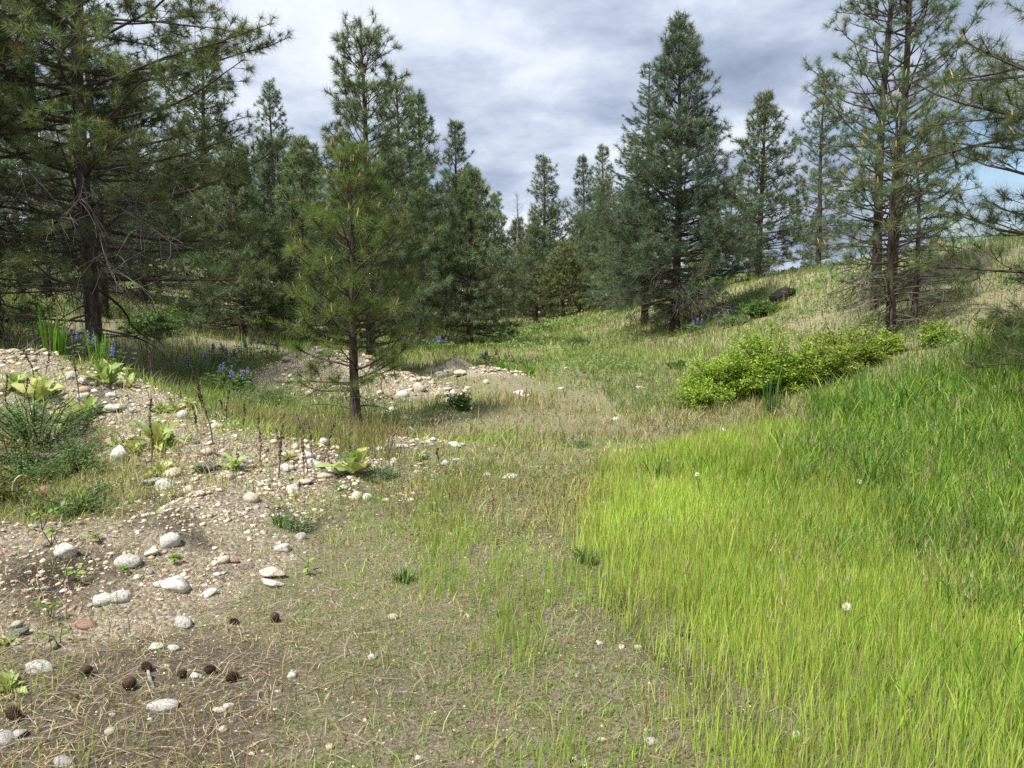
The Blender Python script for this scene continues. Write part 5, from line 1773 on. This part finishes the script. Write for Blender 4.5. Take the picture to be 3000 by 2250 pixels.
def build_cones():
    rng = np.random.default_rng(1301)
    VV, FF = [], []
    n = 92
    for k in range(n):
        t = (k + .5) / n
        a = k * 2.39996
        r = .36 * math.sin(math.pi * (t * .86 + .10)) ** .8
        z = t
        out = np.array([math.cos(a), math.sin(a), 0]); tan = np.array([-math.sin(a), math.cos(a), 0])
        up = np.array([0, 0, 1.0])
        b = out * r * .35 + up * (z - .03)
        tip = out * (r + .05) + up * (z + .05)
        w = .085 * (.5 + .6 * math.sin(math.pi * t))
        i0 = len(VV)
        VV += [b - tan * w * .4, b + tan * w * .4, tip + tan * w - up * .012, tip - tan * w - up * .012, tip + out * .02 + up * .03, b + up * .05]
        FF += [(i0, i0 + 1, i0 + 2), (i0, i0 + 2, i0 + 3), (i0 + 3, i0 + 2, i0 + 4), (i0 + 5, i0 + 4, i0 + 2), (i0 + 5, i0 + 3, i0 + 4)]
    sc = mk_mesh("scales", np.array(VV), [np.array(FF)], M_CONE)
    t = Tubes()
    t.add([[0, 0, z] for z in np.linspace(0, 1, 7)], [.05, .15, .19, .19, .16, .10, .02])
    core = t.mesh("core", M_CONE, 8)
    for x, y, s, label in CONES:
        root = empty("pine_cone", (x, y, hz(x, y) + s * .16))
        f = rng.uniform(.54, .72)
        root.scale = (s * f * rng.uniform(.85, 1.15), s * f * rng.uniform(.7, 1.1), s * f)
        root.rotation_euler = (R(78 + rng.normal() * 14), 0, rng.uniform(0, 6.28))
        tag(root, label, "pine cone")
        put("core", core, root)
        put("scales", sc, root)["kind"] = "stuff"


def rough_log(name, pts, radii, mat, label, cat, seed, sides=14):
    pts = np.asarray(pts, float)
    f = np.linspace(0, len(pts) - 1, 28)
    P = np.stack([np.interp(f, np.arange(len(pts)), pts[:, c]) for c in range(3)], -1)
    r = np.interp(f, np.arange(len(pts)), radii)
    t = Tubes()
    t.add(P, r)
    V, F = t.arrays(sides)
    a = np.tile(np.arange(sides), 28); s = np.repeat(np.arange(28), sides)
    ctr = np.repeat(P, sides, 0)
    k = 1 + (fbm(a * .9 + seed, s * .12, seed, 3) - .5) * .9 + (vnoise(a * 2.3, s * .9, seed + 4) - .5) * .25
    V = ctr + (V - ctr) * k[:, None]
    caps = [np.arange(sides)[::-1], np.arange(sides) + 27 * sides]
    o0 = P[0].copy()
    me = mk_mesh(name, V - o0, [F, np.array([caps[0]]), np.array([caps[1]])], mat, None, True)
    o = put(name, me)
    o.location = o0
    tag(o, label, cat)
    return o


def build_oddments():
    rng = np.random.default_rng(1401)
    z = lambda x, y, d=0: (x, y, hz(x, y) + d)
    rough_log("weathered_log", [z(-4.75, 6.15, .05), z(-4.3, 6.2, .07), z(-3.72, 6.32, .07)], [.05, .045, .022], M_WOOD, "silver weathered log end at the left edge of the heap", "log", 3)
    rough_log("fallen_log", [z(-12.6, 28.6, .12), z(-11.7, 28.9, .25), z(-11.0, 28.6, .15)], [.10, .13, .07], M_WOOD, "pale fallen log with broken end in the wood on the left", "log", 7)
    rough_log("charred_stump", [z(7.62, 22.5, .10), z(7.95, 22.6, .20), z(8.25, 22.7, .12)], [.16, .20, .13], M_CHAR, "charred black log lump on the right hillside", "log", 11)
    rough_log("dead_stick", [z(-3.35, 7.78, .03), z(-3.05, 7.72, .03), z(-2.6, 7.28, .03)], [.012, .011, .006], M_WOOD, "thin grey stick lying along the crest of the heap", "stick", 13, 6)
    rough_log("dead_stick", [z(-2.6, 6.42, .02), z(-2.35, 6.25, .03), z(-2.1, 6.2, .02)], [.008, .008, .005], M_WOOD, "short stick lying by the tallest dark stalk", "stick", 14, 6)
    rough_log("wood_chip", [z(-1.56, 3.13, .02), z(-1.53, 3.08, .012), z(-1.49, 3.03, .008)], [.008, .009, .003], M_WOOD, "pale wood chip lying against a cone in the straw", "wood chip", 15, 6)
    rough_log("dead_stick", [z(.78, 3.55, .015), z(.86, 3.45, .02), z(.98, 3.42, .012)], [.008, .010, .005], M_CHAR, "dark broken stick lying in the wheel rut", "stick", 16, 6)
    rough_log("leaning_branch", [z(-9.6, 26.2, .05), z(-9.0, 26.0, .8), z(-8.35, 25.8, 1.55)], [.035, .028, .012], M_TWIG, "thin dead branch leaning up from the yellow-green bushes", "branch", 17, 6)
    # rusty stone with a pale curled stem before it
    o = put("rusty_stone", stone_mesh("rusty_stone", 77, 'lump', STONE['red'], 3))
    o.location = z(-3.50, 5.62, .02)
    o.scale = (.13, .10, .12)
    tag(o, "rust-red stone half hidden in dry grass of the weedy dip", "stone")
    t = Tubes()
    a = np.linspace(-.6, 1.5, 9)
    t.add(np.stack([-3.60 - .09 * np.cos(a) + .03, np.full(9, 5.50), hz(-3.6, 5.5) + .06 + .13 * np.sin(a)], -1) - np.array([-3.6, 5.5, hz(-3.6, 5.5)]), [.004] * 9)
    m = noise_material("bleached_stem", [(.3, (.5, .46, .38)), (.7, (.7, .67, .6))], 20, 3, .8)
    o = put("curled_stem", t.mesh("curled_stem", m, 5))
    o.location = z(-3.6, 5.5)
    tag(o, "bleached curled stem arching in front of the rust-red stone", "dead stem")
    # dandelion clocks
    for x, y, h, label in ((1.48, 6.06, .13, "dandelion clock at the upper left of the bright grass"), (2.63, 5.72, .14, "dandelion clock left of the dense dark tuft"), (1.60, 3.55, .10, "dandelion clock in the middle of the bright grass")):
        root = empty("dandelion", z(x, y))
        tag(root, label, "dandelion")
        t = Tubes()
        t.add([[0, 0, 0], [.005, 0, h * .5], [.012, .004, h]], [.0025, .0022, .002])
        put("stem", t.mesh("stem", M_STALK, 5), root)
        n = 220
        d = unit(rng.normal(size=(n, 3)))
        V, F, C = diamond_leaves(rng, np.array([.012, .004, h]) + d * .004, d, np.full(n, .019), .22, palette(rng, n, [(1, (.80, .79, .76))], .06))
        put("seed_head", mk_mesh("seed_head", V, [F], M_PETAL, C), root)["kind"] = "stuff"
    # flowers on the hillside
    spots = [(5.66, 18.3, (.75, .55, .02), "bright yellow flower low on the right hillside")]
    for k in range(16):
        spots.append((rng.uniform(6.4, 10.5), rng.uniform(21, 27), (.80, .76, .55), None))
    for x, y, c, label in spots:
        root = empty("wild_flower", z(x, y))
        tag(root, label or "tiny cream flower dotted over the upper right hillside", "flower", None if label else "cream flowers on the hillside")
        h = rng.uniform(.22, .34)
        t = Tubes()
        t.add([[0, 0, 0], [.01, 0, h * .6], [0, .01, h]], [.004, .004, .003])
        put("stem", t.mesh("stem", M_STALK, 4), root)
        n = 14
        a = np.arange(n) * 6.283 / n
        d = np.stack([np.cos(a), np.sin(a), np.full(n, .35)], -1)
        V, F, C = diamond_leaves(rng, np.repeat([[0, .01, h]], n, 0), d, np.full(n, .045 if label else .035), .5, palette(rng, n, [(1, c)], .08))
        put("petals", mk_mesh("petals", V, [F], M_PETAL, C), root)["kind"] = "stuff"


build_mulleins()
build_bushes()
build_lupines()
build_clumps()
build_sprigs()
build_cones()
build_oddments()
